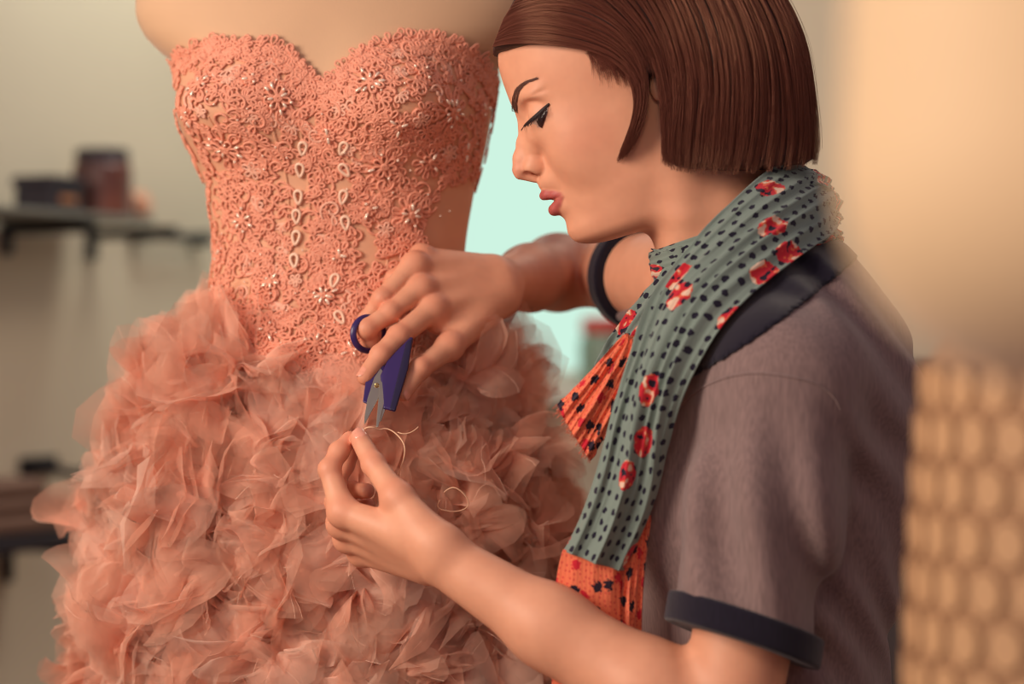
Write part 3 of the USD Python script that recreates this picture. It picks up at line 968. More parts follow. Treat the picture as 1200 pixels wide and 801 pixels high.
# hands and arms: joints with radii
SN, EN = P(922, 446, -.062), P(850, 866, -.10)
SF, EF = P(808, 330, .225), P(676, 315, .465)
RW = P(580, 333, .24)
RH = dict(
    palm=[((573, 324, .244), .0185, (486, 311, .193), .0105), ((580, 332, .240), .0190, (493, 338, .184), .0110), ((588, 344, .236), .0185, (507, 362, .180), .0115), ((573, 320, .250), .016, (494, 300, .208), .0095)],
    thenar=[((584, 352, .232), .0165, (527, 406, .170), .0108), ((540, 384, .20), .010, (512, 378, .186), .010)],
    fingers=[[((486, 311, .193), .0108), ((448, 350, .170), .0086), ((430, 374, .178), .0074), ((424, 388, .188), .0066)],
             [((493, 338, .184), .0110), ((457, 366, .160), .0087), ((430, 385, .152), .0082), ((434, 399, .162), .0074), ((441, 408, .172), .0066)],
             [((507, 362, .180), .0112), ((467, 394, .148), .0096), ((446, 416, .134), .0088), ((428, 441, .124), .0076)],
             [((494, 300, .208), .0092), ((462, 326, .198), .0074), ((448, 350, .20), .0066), ((444, 366, .206), .006)],
             [((527, 406, .170), .0106), ((492, 432, .139), .0090), ((473, 461, .124), .0068)]])
LW = P(513, 650, -.03)
LH = dict(
    palm=[((517, 643, -.036), .0190, (402, 600, .004), .0112), ((511, 650, -.026), .0185, (401, 613, .024), .0112), ((507, 657, -.014), .0175, (408, 630, .040), .0108), ((503, 662, -.004), .0165, (424, 647, .050), .0102)],
    thenar=[((508, 634, -.036), .0175, (466, 583, -.016), .0124)],
    fingers=[[((402, 600, .004), .0110), ((386, 550, .018), .0086), ((397, 529, .028), .0078), ((410, 514, .036), .0068)],
             [((401, 613, .024), .0110), ((394, 566, .052), .0080), ((404, 545, .056), .0074), ((416, 524, .050), .0066)],
             [((408, 630, .040), .0106), ((392, 588, .070), .0078), ((412, 574, .066), .0072), ((430, 575, .052), .0066)],
             [((424, 647, .050), .0100), ((402, 612, .080), .0070), ((418, 596, .080), .0064), ((432, 592, .066), .006)],
             [((466, 583, -.016), .0116), ((438, 544, .008), .0094), ((421, 513, .026), .0080)]])


def pts3(seq):
    return [P(*s[0]) for s in seq], [s[1] for s in seq]


def hand_field(Hd):
    palm = [(P(*a), ra, P(*b), rb) for a, ra, b, rb in Hd['palm']]
    then = [(P(*a), ra, P(*b), rb) for a, ra, b, rb in Hd['thenar']]
    fing = [pts3(f) for f in Hd['fingers']]

    def f(p):
        d = None
        for a, ra, b, rb in palm:
            e = rcone(p, a, b, ra, rb)
            d = e if d is None else smin(d, e, .009)
        for a, ra, b, rb in then:
            d = smin(d, rcone(p, a, b, ra, rb), .012)
        fd = None
        for q, r in fing:
            e = chain(p, q, r, .003)
            for k in range(1, len(q) - 1):                                # joints a little thicker
                e = smin(e, np.linalg.norm(p - q[k], axis=1) - r[k] * 1.03, .004)
            e = smin(e, np.linalg.norm(p - q[0], axis=1) - r[0] * 1.03, .010)
            fd = e if fd is None else smin(fd, e, .0012)
        return smin(d, fd, .0055)
    return f


rhand, lhand = hand_field(RH), hand_field(LH)


def lerp(a, b, t):
    return a + (b - a) * t


def right_arm(p):
    d = chain(p, [SF, lerp(SF, EF, .5), EF], (.046, .040, .034), .02)
    d = smin(d, chain(p, [EF, lerp(EF, RW, .25), lerp(EF, RW, .6), lerp(EF, RW, .96)], (.033, .035, .029, .0215), .02), .012)
    return smin(d, rhand(p), .012)


def left_arm(p):
    d = chain(p, [SN, lerp(SN, EN, .5), EN], (.050, .043, .037), .02)
    d = smin(d, chain(p, [EN, lerp(EN, LW, .25), lerp(EN, LW, .6), lerp(EN, LW, .96)], (.036, .038, .0305, .0225), .02), .015)
    return smin(d, lhand(p), .012)


HIP = P(885, 985, YM)


def trunk(p):
    d = ellip(p, P(905, 530, YM), (.112, .148, .185))
    d = smin(d, rcone(p, SN, SF, .050, .046), .07)
    d = smin(d, chain(p, [P(862, 310, YM), P(892, 410, YM)], (.056, .072), .02), .05)
    d = smin(d, chain(p, [P(928, 392, YM - .045), P(968, 475, YM - .05), P(980, 560, YM - .05)], (.042, .055, .055), .04), .06)
    d = smin(d, ellip(p, P(888, 780, YM), (.098, .135, .20)), .06)
    d = smin(d, ellip(p, P(812, 590, YM - .062), (.056, .056, .058)), .04)
    d = smin(d, ellip(p, P(812, 590, YM + .062), (.056, .056, .058)), .04)
    d = smin(d, ellip(p, HIP, (.118, .165, .15)), .06)
    return d


LEG = []
for s in (-1, 1):
    h = HIP + np.array([0, s * .085, -.05]); k = np.array([HIP[0] - .03, YM + s * .10, .47]); a = np.array([HIP[0] + .01, YM + s * .11, .085])
    LEG.append((h, k, a))


def legs(p):
    d = ellip(p, HIP, (.118, .165, .15))
    for h, k, a in LEG:
        d = smin(d, chain(p, [h, lerp(h, k, .5), k, lerp(k, a, .35), a], (.085, .074, .054, .052, .038), .03), .03)
    return d


def make(f, lo, hi, h, it=2):
    v, t = surface(f, lo, hi, h)
    return project(f, v, it), t


def box_of(points, pad):
    q = np.array(points)
    return q.min(0) - pad, q.max(0) + pad


body_parts = [make(head, P(570, 345, YM) - [.02, .13, .0], P(945, -100, YM) + [0, .13, 0], .0015),
              make(right_arm, *box_of([SF, EF, RW, P(420, 470, .12), P(420, 300, .2)], .055), .0017),
              make(left_arm, *box_of([SN, EN, LW, P(372, 500, .0), P(372, 660, .09)], .06), .0017)]
lo, hi = box_of([P(790, 290, YM), P(1050, 290, YM), HIP, SN, SF], .08)
lo[2] = HIP[2] - .05
tv, tf = make(lambda p: trunk(p) + .004, lo - [.06, .06, 0], hi + .02, .006, 1)
lv, lf = make(lambda p: legs(p) + .006, [HIP[0] - .2, YM - .25, .05], [HIP[0] + .2, YM + .25, HIP[2] + .2], .008, 1)
body_parts += [(tv, tf), (lv, lf)]
try:
    men = [manifold3d.Manifold(manifold3d.Mesh(np.asarray(v, np.float32), np.asarray(f, np.uint32))) for v, f in body_parts]
    ok = [m.status() for m in men]
    whole = men[0]
    for m in men[1:]:
        whole = whole + m
    mm = whole.to_mesh()
    bv, bf = np.array(mm.vert_properties[:, :3], float), np.array(mm.tri_verts)
    print('body union', ok, len(bf), [len(f) for v, f in body_parts], len(whole.decompose()))
    assert len(bf) > 0.6 * sum(len(f) for v, f in body_parts[:3])
except Exception as e:
    print('union failed', e)
    bv, bf = cat(body_parts)

# skin colour: lips, rosier cheeks, knuckles and fingertips, nails
SKIN = np.array(lin(230, 164, 132))
col = np.tile(SKIN, (len(bv), 1))


def stain(dist, width, c, amt):
    w = np.clip(1 - dist / width, 0, 1)[:, None]
    w = w * w * (3 - 2 * w) * amt
    col[:] = col * (1 - w) + np.array(c) * w


q = (bv - O3) / KH
Q = np.stack([q @ F3, q @ U3, np.abs(q[:, 1])], 1)
near_head = np.linalg.norm(bv - H(60, 0), axis=1) < .25
far = np.where(near_head, 0.0, 9.0)
stain(far + np.linalg.norm((Q - [95, -38, 72]) / [1, .8, 1], axis=1) * KH, .040, lin(226, 140, 112), .3)
stain(far + np.linalg.norm(Q - [180, -46, 0], axis=1) * KH, .016, lin(222, 138, 112), .6)
up = chain(Q, UPLIP[0], UPLIP[1], 2); lo_ = chain(Q, LOLIP[0], LOLIP[1], 2)
liplow = np.minimum(up + np.clip(Q[:, 1] + 78, 0, 30) * .9, lo_ + np.clip(-112 - Q[:, 1], 0, 30) * .6)
stain(far * 300 + np.clip(liplow - .2, 0, 99), 2.8, lin(182, 82, 82), .92)
for Hd in (RH, LH):
    for fg in Hd['fingers']:
        qq, rr = pts3(fg)
        for k in range(len(qq)):
            stain(np.clip(np.linalg.norm(bv - qq[k], axis=1) - rr[k], 0, 1), .009, lin(222, 138, 110), .45)

n = {'a': ('attribute', {'attribute': 'tint'}), 'tc': ('texture_coordinate', {}), 'n1': ('noise_texture', {'scale': 55.0, 'detail': 4}), 'r': ('rgb_ramp', {'ramp': [(0.3, (.93, .90, .90)), (0.7, (1.0, 1.0, 1.0))]}), 'mx': ('mix', {'mix_type': 'multiply', 'fac': 1.0}),
     'n2': ('noise_texture', {'scale': 900.0, 'detail': 2}), 'b': ('bump', {'strength': 0.06, 'distance': 0.001}), 'p': ('principled_bsdf', {'roughness': 0.5, 'specular_ior_level': 0.35, 'subsurface_method': 'burley', 'subsurface_weight': 0.2, 'subsurface_scale': 0.006, 'subsurface_radius': (1.0, .35, .2)})}
M['skin'] = usdkit.material(stage, '/World/Looks/skin', n, [('tc.object', 'n1.vector'), ('n1.fac', 'r.fac'), ('a.color', 'mx.color1'), ('r.color', 'mx.color2'), ('mx.color', 'p.base_color'), ('tc.object', 'n2.vector'), ('n2.fac', 'b.height'), ('b.normal', 'p.normal')], surface='p.BSDF')
woman = thing('person', 'woman with a brown bob in a grey short-sleeved shirt, snipping at the pink gown', 'person', (HIP[0], YM, 0))
obj('body', (bv, bf), M['skin'], woman, smooth=True, color=col)


def hit(f, px, py, y0=-.2, y1=.3, steps=60):
    """Depth at which the sight line through (px, py) first meets f (y1 if it misses)."""
    px, py = np.asarray(px, float), np.asarray(py, float)
    y = np.full(px.shape, y0)
    shape = px.shape
    px, py, y = px.ravel(), py.ravel(), y.ravel()
    live = np.arange(len(y))
    for _ in range(steps):
        if not len(live):
            break
        d = f(P(px[live], py[live], y[live]))
        y[live] += np.clip(d * .85, -.01, .05)
        live = live[(np.abs(d) > 1.5e-4) & (y[live] < y1)]
    return np.minimum(y, y1).reshape(shape)


# eye: dark lashes along the closed-down upper lid, a sliver of the eye under it
M['hair_dark'] = mat('eyelash', lin(40, 24, 26), 0.6)
M['brow'] = mat('eyebrow_hair', lin(84, 50, 42), 0.6)
M['iris'] = mat('eye_dark', lin(58, 34, 32), 0.12)
M['eye_white'] = mat('eye_white', lin(190, 150, 135), 0.15)
M['nail'] = mat('nail', lin(236, 160, 136), 0.22, coat_weight=0.4)


def on_skin(px, py, lift=0.0):
    px, py = np.asarray(px, float), np.asarray(py, float)
    return P(px, py, hit(head, px, py) - lift)


def patch(poly, lift, m, name, parent, n=14, bulge=0.0, label=None, f=None):
    """A thin raised piece lying on the skin, its outline given in the picture."""
    poly = np.asarray(poly, float)
    k = len(poly)
    cc = poly.mean(0)
    rings = np.linspace(0, 1, 6)
    px = cc[0] + rings[:, None] * (poly[:, 0] - cc[0]); py = cc[1] + rings[:, None] * (poly[:, 1] - cc[1])
    yy = hit(f or head, px, py)
    top = P(px, py, yy - lift - bulge * (1 - rings[:, None] ** 2)); bot = P(px, py, yy + .001)
    v = np.vstack([top.reshape(-1, 3), bot.reshape(-1, 3)])
    r = 6; fs = []
    for s, o in ((1, 0), (-1, r * k)):
        for i in range(r - 1):
            for j in range(k):
                a, b, c, d = o + i * k + j, o + i * k + (j + 1) % k, o + (i + 1) * k + (j + 1) % k, o + (i + 1) * k + j
                fs += [(a, d, c)[::s], (a, c, b)[::s]]
    for j in range(k):
        a, b = (r - 1) * k + j, (r - 1) * k + (j + 1) % k
        fs += [(a, a + r * k, b + r * k), (a, b + r * k, b)]
    return obj(name, (v, np.array(fs)), m, parent, smooth=50, label=label)


eye = patch([(622, 146), (628, 140), (636, 131), (643, 123.5), (642, 131), (639, 140), (635, 150), (630, 149)], .0002, M['eye_white'], 'eye', woman, bulge=.0006)
patch([(628.5, 142), (634, 134.5), (640, 127.5), (641, 131), (638.5, 140), (635, 150), (631.5, 148)], .0010, M['iris'], 'iris', eye, bulge=.0008)
lid = spline([(614.5, 147.5), (620, 142.5), (628, 136), (636, 128.5), (643.5, 121.8)], 24)
yy = hit(head, lid[:, 0], lid[:, 1])
obj('lash_line', tube(P(lid[:, 0], lid[:, 1], yy - .0008), 0.0006 + .0011 * np.sin(np.linspace(.3, 2.8, 24)), 8), M['hair_dark'], eye)
ls, lw = [], []
for k in range(70):
    t = rng.uniform(.0, 1)
    i = min(int(t * 23), 22)
    b0 = P(lid[i, 0], lid[i, 1], yy[i] - .0012)
    d = P(lid[i, 0] - 4 + 3 * t + rng.normal() * .8, lid[i, 1] + 6 + 5 * t + rng.normal(), yy[i] - .0045) - b0
    ls.append(np.stack([b0 + d * u + np.array([-.0008, -.001, -.0008]) * 4 * u * (1 - u) for u in np.linspace(0, 1, 6)]))
    lw.append(np.linspace(.00045, .00012, 6))
hair_curves('eyelashes', ls, lw, M['hair_dark'], eye)
crease = spline([(617, 132), (622, 122), (631, 115), (641, 114)], 20)
ls, lw = [], []
brow = spline([(601.5, 131), (601.2, 120), (604, 108), (610, 99.5), (618, 95), (630, 91.5)], 60)
for k in range(330):
    t = rng.uniform(0, 1) ** 1.1
    i = min(int(t * 59), 58)
    wdt = 4.6 * (1 - t) ** .55 + .6
    o = brow[i] + np.array([1, .6]) * rng.uniform(-.3, 1) * wdt * np.array([1, .5])
    d = brow[min(i + 9, 59)] - brow[i] + rng.normal(size=2) * .9 + np.array([-.4, -1.0]) * (1 - t)
    u = np.linspace(0, 1, 5)[:, None]
    ls.append(o + d * u * .8)
    lw.append(np.linspace(.00032, .00010, 5))
flat = np.vstack(ls)
yb_ = hit(head, flat[:, 0], flat[:, 1], y1=YM)
pw = P(flat[:, 0], flat[:, 1], yb_ - .0007)
hair_curves('eyebrow', [pw[i * 5:i * 5 + 5] for i in range(len(ls))], lw, M['brow'], woman)
M['teeth'] = mat('teeth', lin(205, 180, 160), 0.3)
tt_ = np.linspace(-.9, .9, 13)
obj('teeth', tube(np.array([H(146.5 - 9 * abs(s) ** 2, -91.5, 20 * s) for s in tt_]), .0028, 8), M['teeth'], woman)


def nail(fp, fr, side, name='fingernail'):
    """A nail on the end joint: side is the direction the nail faces."""
    (a, b), r = fp, fr
    ax = (b - a) / np.linalg.norm(b - a)
    s = side - (side @ ax) * ax; s /= np.linalg.norm(s)
    c = np.cross(ax, s)
    th, l = np.meshgrid(np.linspace(-.85, .85, 13), np.linspace(0, 1, 9), indexing='ij')
    w = np.sqrt(np.clip(1 - (2 * l - 1) ** 4, 0, 1)) * .95 + .05
    ang = th * w
    rr = r * (1.05 - .10 * l)
    cen = b + ax * (-.0055 + .011 * l)[..., None]
    top = cen + (np.sin(ang) * rr)[..., None] * c + (np.cos(ang) * rr)[..., None] * s
    botm = cen + (np.sin(ang) * (rr - .001))[..., None] * c + (np.cos(ang) * (rr - .001))[..., None] * s
    g = grid_faces(13, 9)
    v = np.vstack([top.reshape(-1, 3), botm.reshape(-1, 3)])
    return obj(name, (v, np.vstack([g, g[:, ::-1] + 117])), M['nail'], woman, smooth=True)


q, r = pts3(LH['fingers'][4]); nail(q[-2:], r[-1] * 1.0, np.array([.35, -1.0, .25]))
q, r = pts3(RH['fingers'][2]); nail(q[-2:], r[-1] * 1.0, np.array([-.75, -.45, .2]))
q, r = pts3(RH['fingers'][4]); nail(q[-2:], r[-1] * 1.0, np.array([.8, -.25, .2]))

# ------------------------------------------------------------------ the woman: clothes
def knit(name, color):
    n = {'tc': ('texture_coordinate', {}), 'map': ('mapping', {'scale': (1, 1, .12)}), 'n': ('noise_texture', {'scale': 500.0, 'detail': 2}), 'r': ('rgb_ramp', {'ramp': [(0.3, tuple(np.array(color) * .78)), (0.7, tuple(np.array(color) * 1.12))]}),
         'n3': ('noise_texture', {'scale': 1400.0, 'detail': 1}), 'b': ('bump', {'strength': 0.5, 'distance': 0.001}), 'p': ('principled_bsdf', {'roughness': 0.9, 'sheen_weight': 0.25, 'sheen_roughness': 0.5, 'specular_ior_level': 0.15})}
    return usdkit.material(stage, '/World/Looks/' + name, n, [('tc.object', 'map.vector'), ('map.vector', 'n.vector'), ('n.fac', 'r.fac'), ('r.color', 'p.base_color'), ('tc.object', 'n3.vector'), ('n3.fac', 'b.height'), ('b.normal', 'p.normal')], surface='p.BSDF')


M['shirt'] = knit('grey_knit', lin(136, 112, 110))
M['navy'] = knit('navy_rib', lin(30, 25, 40))
M['jeans'] = knit('dark_denim', lin(48, 48, 66))
M['shoe'] = mat('black_leather', lin(30, 28, 30), 0.4, 0.1, 30)
AXN = (EN - SN) / np.linalg.norm(EN - SN)
AXF = (EF - SF) / np.linalg.norm(EF - SF)
CUTN = P(866, 748, -.09)          # near sleeve's hem crosses the arm here
CUTF = lerp(SF, EF, .44)
HEMN = AXN + np.array([-.10, 0, .14]); HEMN /= np.linalg.norm(HEMN)


def sleeve_n(p):
    return chain(p, [SN + np.array([0.002, -.004, .0]), lerp(SN, EN, .35), lerp(SN, EN, .80)], (.058, .0585, .0575), .02)


def sleeve_f(p):
    return rcone(p, SF, lerp(SF, EF, .6), .050, .049)


def shirt(p):
    d = trunk(p) - .007
    # folds of the shirt's body: long slanting creases under the arm and across the back
    u = p @ np.array([.62, .25, .74]); w = p @ np.array([.74, -.2, -.62])
    fold = .0060 * np.sin(u * 150 + 5 * meshkit.noise(p * 9, 3) + w * 12) * np.clip((p[:, 0] - .20) / .05, 0, 1) * meshkit.noise(p * 14, 5)
    d = d + fold
    s = sleeve_n(p)
    r = (p - SN) @ np.array([1.0, 0, 0.15])
    along_ = (p - SN) @ AXN
    s = s + .0062 * np.sin(r * 105 + 4 * meshkit.noise(p * np.array([12, 12, 5]), 9) + 1.0) * np.clip(along_ / .12, 0, 1) * np.clip((.235 - along_) / .06, 0, 1) * meshkit.noise(p * np.array([18, 18, 6]), 4) * 1.6
    s = smax(s, (p - CUTN) @ HEMN, .003)
    d = smin(d, s, .013)
    f = smax(sleeve_f(p), (p - CUTF) @ AXF, .003)
    d = smin(d, f, .02)
    d = smax(d, -(p[:, 2] - (HIP[2] - .03)), .004)
    # neck opening
    nb = P(872, 318, YM)
    na = (NK0 - NK1) / np.linalg.norm(NK0 - NK1)
    d = smax(d, (p - nb) @ na - .0, .01)
    return d


lo, hi = box_of([P(720, 250, YM), P(1075, 250, YM), P(1075, 900, YM), CUTN, SF, CUTF], .07)
lo[2] = HIP[2] - .06; lo[1] = -.20; hi[1] = .47
tshirt = make(shirt, lo, hi, .0036, 2)
top = obj('t_shirt', tshirt, M['shirt'], woman, smooth=True)


def hem_n(p):
    t = (p - CUTN) @ HEMN
    return smax(sleeve_n(p) - .0062, smax(t - .004, -t - .0195, .002), .003)


def hem_f(p):
    t = (p - CUTF) @ AXF
    return smax(sleeve_f(p) - .0025, smax(t - .004, -t - .016, .002), .003)


obj('sleeve_trim', make(hem_n, *box_of([CUTN], .13), .002), M['navy'], top, smooth=True, label='navy rib trim of the near sleeve')
obj('sleeve_trim', make(hem_f, *box_of([CUTF], .1), .002), M['navy'], top, smooth=True, label='navy rib trim of the far sleeve')
# navy neckband: a raised band of the shirt along its neck opening
ca, cb = P(990, 308, YM), P(815, 428, YM)
cn = np.cross(cb - ca, [0, 1.0, 0]); cn /= np.linalg.norm(cn)
if cn[2] < 0:
    cn = -cn


def band(p):
    t = (p - ca) @ cn
    return smax(smax(shirt(p) - .0028, -t, .002), t - .045, .003)


lo, hi = box_of([P(780, 260, YM), P(1010, 470, YM)], .03)
lo[1], hi[1] = -.12, .28
obj('collar', make(band, lo, hi, .0032, 1), M['navy'], top, smooth=True, label='navy neckband under the scarf')
# shoulder seam, lying on the cloth
seam = spline([(792, 486), (812, 462), (845, 444), (885, 437), (925, 441), (962, 452), (985, 480)], 50)
ys = hit(shirt, seam[:, 0], seam[:, 1])
obj('shoulder_seam', tube(P(seam[:, 0], seam[:, 1], ys - .0002), .0011, 6), M['shirt'], top)
jv = make(legs, [HIP[0] - .22, YM - .27, .07], [HIP[0] + .22, YM + .27, HIP[2] + .17], .008, 1)
obj('jeans', jv, M['jeans'], woman, smooth=True)
for h, k, a in LEG:
    sh = lambda p, a=a: smin(smax(ellip(p, (a[0] - .06, a[1], .03), (.135, .045, .075)), -(p[:, 2] - .002), .004), rcone(p, (a[0], a[1], .06), (a[0], a[1], .11), .045, .044), .02)
    obj('shoe', make(sh, [a[0] - .25, a[1] - .1, -.01], [a[0] + .13, a[1] + .1, .17], .006, 1), M['shoe'], woman, smooth=True)

# ------------------------------------------------------------------ the woman: hair
HOUT = np.array([(576, 55), (579, 45), (590, 22), (608, -12), (645, -64), (715, -102), (800, -104), (874, -68), (914, -10), (938, 55), (950, 110), (956, 160), (956, 185), (940, 190), (900, 197), (860, 201), (805, 199), (790, 196), (778, 186), (774, 150), (773, 112), (769, 98), (762, 92), (757, 100),
                 (755, 122), (748, 150), (735, 178), (722, 193), (731, 166), (739, 141), (743, 116), (738, 92), (722, 74), (695, 63), (655, 56), (620, 53), (592, 56)], float)
HY = YM - .05
HC = np.stack([P(HOUT[:, 0], HOUT[:, 1], HY)[:, 0], P(HOUT[:, 0], HOUT[:, 1], HY)[:, 2]], 1)
HCB = P(858, 105, YM); HCT = P(752, 22, YM)


def hair_volume(p):
    d = ellip(p, HCT, (.140, .087, .108))
    d = smin(d, ellip(p, HCB, (.080, .090, .105)), .05)
    d = smin(d, ellip(p, P(745, 120, YM), (.05, .0795, .10)), .03)
    d = smin(d, rcone(p, P(818, 80, YM), P(822, 215, YM), .084, .084), .02)
    d = smin(d, rcone(p, P(880, 90, YM), P(890, 200, YM), .080, .074), .03)
    return d


def hair_field(p):
    return smax(hair_volume(p), poly2(p[:, [0, 2]], HC), .007)


M['hair_base'] = mat('shaded_hair_underlayer', lin(44, 24, 24), 0.55, 0.2, 80, 0.4, 160, stretch=(1, 1, .1))  # darker than the strands: shade between the locks is put into this colour


def strand_mat(name, c):
    return usdkit.material(stage, '/World/Looks/' + name, {'h': ('hair_info', {}), 'w': ('white_noise_texture', {'dimensions': '1D'}), 'r': ('rgb_ramp', {'ramp': [(0.0, tuple(np.array(c) * .45)), (1.0, tuple(np.array(c) * 1.6))]}), 'p': ('principled_bsdf', {'roughness': 0.30, 'specular_ior_level': 0.8, 'specular_tint': lin(255, 190, 150)})},
                           [('h.index', 'w.w'), ('w.value', 'r.fac'), ('r.color', 'p.base_color')], surface='p.BSDF')


M['strand'] = strand_mat('hair_strand', lin(88, 46, 39))
hv = make(hair_field, P(560, 225, YM) - [0, .12, 0], P(990, -110, YM) + [0, .12, 0], .0025, 1)
hair = obj('hair', hv, M['hair_base'], woman, smooth=True)
gx, gy = np.arange(560, 985, 5.0), np.arange(-125, 225, 5.0)
GX, GY = np.meshgrid(gx, gy, indexing='ij')
HYG = hit(hair_volume, GX, GY, y1=YM, steps=40)
from scipy.interpolate import RegularGridInterpolator
hair_y = RegularGridInterpolator((gx, gy), HYG, bounds_error=False, fill_value=YM)
GUIDE = [[(577, 55), (610, 51), (656, 54), (700, 63), (735, 86), (746, 116), (740, 150), (724, 191)],
         [(583, 40), (625, 24), (680, 34), (728, 58), (750, 92), (752, 122), (745, 152), (730, 184)],
         [(590, 22), (640, 4), (700, 16), (742, 50), (756, 84), (757, 112), (750, 148), (737, 176)],
         [(626, -36), (674, -24), (722, 10), (757, 52), (772, 94), (776, 125), (778, 160), (777, 191)],
         [(652, -70), (708, -50), (755, 0), (782, 55), (790, 105), (788, 140), (786, 170), (788, 199)],
         [(690, -94), (745, -64), (790, 0), (810, 55), (816, 105), (814, 140), (812, 172), (808, 203)],
         [(725, -101), (784, -66), (828, 0), (846, 55), (850, 105), (848, 140), (846, 172), (840, 205)],
         [(755, -103), (824, -66), (868, 0), (888, 55), (893, 105), (892, 140), (888, 172), (882, 203)],
         [(785, -101), (858, -60), (904, 0), (926, 55), (934, 105), (936, 140), (936, 170), (930, 198)],
         [(805, -97), (880, -54), (922, 2), (944, 58), (953, 110), (957, 145), (958, 170), (957, 192)]]
GUIDE = np.array([spline(g, 22) for g in GUIDE])
RANGES = [(0.0, 2.0, 1500, 1), (2.0, 3.0, 700, .66), (3.0, 9.0, 6000, 1)]


def strands(g, lift, jitter, ranges):
    out, wid, sv = [], [], []
    for a, b, n, part in ranges:
        for k in range(n):
            s = g.uniform(a, b)
            s = a + (b - a) * ((s - a) / (b - a))
            clump = np.round(s * 9 + .3 * np.sin(s * 40)) / 9
            i = min(int(s), 8)
            t = s - i
            i2 = min(int(clump), 8) if a <= clump <= b else i
            t2 = clump - i2 if a <= clump <= b else t
            u = np.linspace(0, 1, 22)[:, None]
            p1 = GUIDE[i] * (1 - t) + GUIDE[i + 1] * t
            p2 = GUIDE[i2] * (1 - t2) + GUIDE[i2 + 1] * t2
            m = (u ** 1.6) * .55
            p = p1 * (1 - m) + p2 * m
            ph, fr = g.uniform(0, 6), g.uniform(.6, 1.8)
            p = p + np.stack([np.sin(u[:, 0] * 6.28 * fr + ph), .3 * np.cos(u[:, 0] * 5 + ph)], 1) * u * jitter * g.uniform(.3, 1.4)
            p = p + np.stack([5.5 * np.sin(clump * 23 + 4 * u[:, 0]) * u[:, 0] * (1.15 - u[:, 0]), 0 * u[:, 0]], 1)
            e = min(.965 + .025 * np.sin(s * 21) * np.sin(s * 8.3) + g.uniform(-.03, .03), 1.0) * (part if part == 1 else g.uniform(part - .12, part + .04))
            q = p
            keep = np.linspace(0, e, 18) * 21
            i0 = np.minimum(keep.astype(int), 20)
            q = q[i0] + (q[i0 + 1] - q[i0]) * (keep - i0)[:, None]
            out.append(q); sv.append(s)
            wid.append(g.uniform(.00022, .00040) * np.concatenate([np.ones(12), np.linspace(1, .35, 6)]))
    flat = np.vstack(out)
    y = hair_y(flat)
    S = np.array(sv)[:, None]; uu = np.linspace(0, 1, 18)[None]
    lock = np.abs(np.sin(np.pi * (S / .42 + .25 * np.sin(uu * 4 + S * 5) + .2 * np.sin(S * 13)))) * .6 + np.abs(np.sin(np.pi * (S / .17 + .3 * np.sin(uu * 3 + S * 9) + .3 * np.sin(S * 31)))) * .4
    L = (g.uniform(-.003, lift, (len(out), 1)) + .0036 * (lock - .5) * np.clip(uu * 2.2, 0, 1)).ravel()
    pw = P(flat[:, 0], flat[:, 1], y - L)
    return [pw[i * 18:i * 18 + 18] for i in range(len(out))], wid


g = np.random.default_rng(11)
st, wd = strands(g, .0030, 3.0, RANGES)
st2, wd2 = strands(g, .0020, 3.0, [(0, 2.0, 400, 1), (2., 3., 200, .66), (3.0, 9.0, 1200, 1)])
mir = lambda s: s * np.array([1, -1, 1]) + np.array([0, 2 * YM, 0])
hair_curves('hair_strands', st + [mir(s) for s in st2], wd + wd2, M['strand'], hair)
# loose single hairs and the short hairs of the temple
fl, fw = [], []
for k in range(130):
    s = g.uniform(7.6, 9.0) if k < 80 else g.uniform(0, 2.0)
    i = min(int(s), 8); t = s - i
    p = (GUIDE[i] * (1 - t) + GUIDE[i + 1] * t)[3:21]
    u = np.linspace(0, 1, 18)[:, None]
    o = np.array([g.uniform(1, 9), g.uniform(-2, 2)]) if k < 80 else np.array([g.uniform(-3, 1), g.uniform(-5, 1)])
    p = p + o * np.sin(u * np.pi * g.uniform(.5, 1)) + np.stack([np.sin(u[:, 0] * 7 + k), np.zeros(18)], 1) * 1.5
    fl.append(P(p[:, 0], p[:, 1], np.where(k < 80, YM - g.uniform(0, .07), hair_y(p) - .003)))
    fw.append(np.full(18, .00014))
tp = []
for k in range(420):
    s = g.uniform(0, 1)
    b0 = np.array([690 + 50 * s + g.normal() * 3, 60 + 22 * s ** 1.5 + g.normal() * 2])
    d = np.array([g.uniform(2, 22), g.uniform(12, 34) * (1.1 - .6 * abs(s - .35))])
    u = np.linspace(0, 1, 7)[:, None]
    p = b0 + d * u + np.array([5, -3]) * u * (1 - u)
    tp.append(p)
    fw.append(np.linspace(.00030, .00008, 7))
flat = np.vstack(tp)
yy = hit(head, flat[:, 0], flat[:, 1], y1=YM)
flat = P(flat[:, 0], flat[:, 1], yy - .001)
fl += [flat[i * 7:i * 7 + 7] for i in range(len(tp))]
hair_curves('loose_hair', fl, fw, M['strand'], hair)

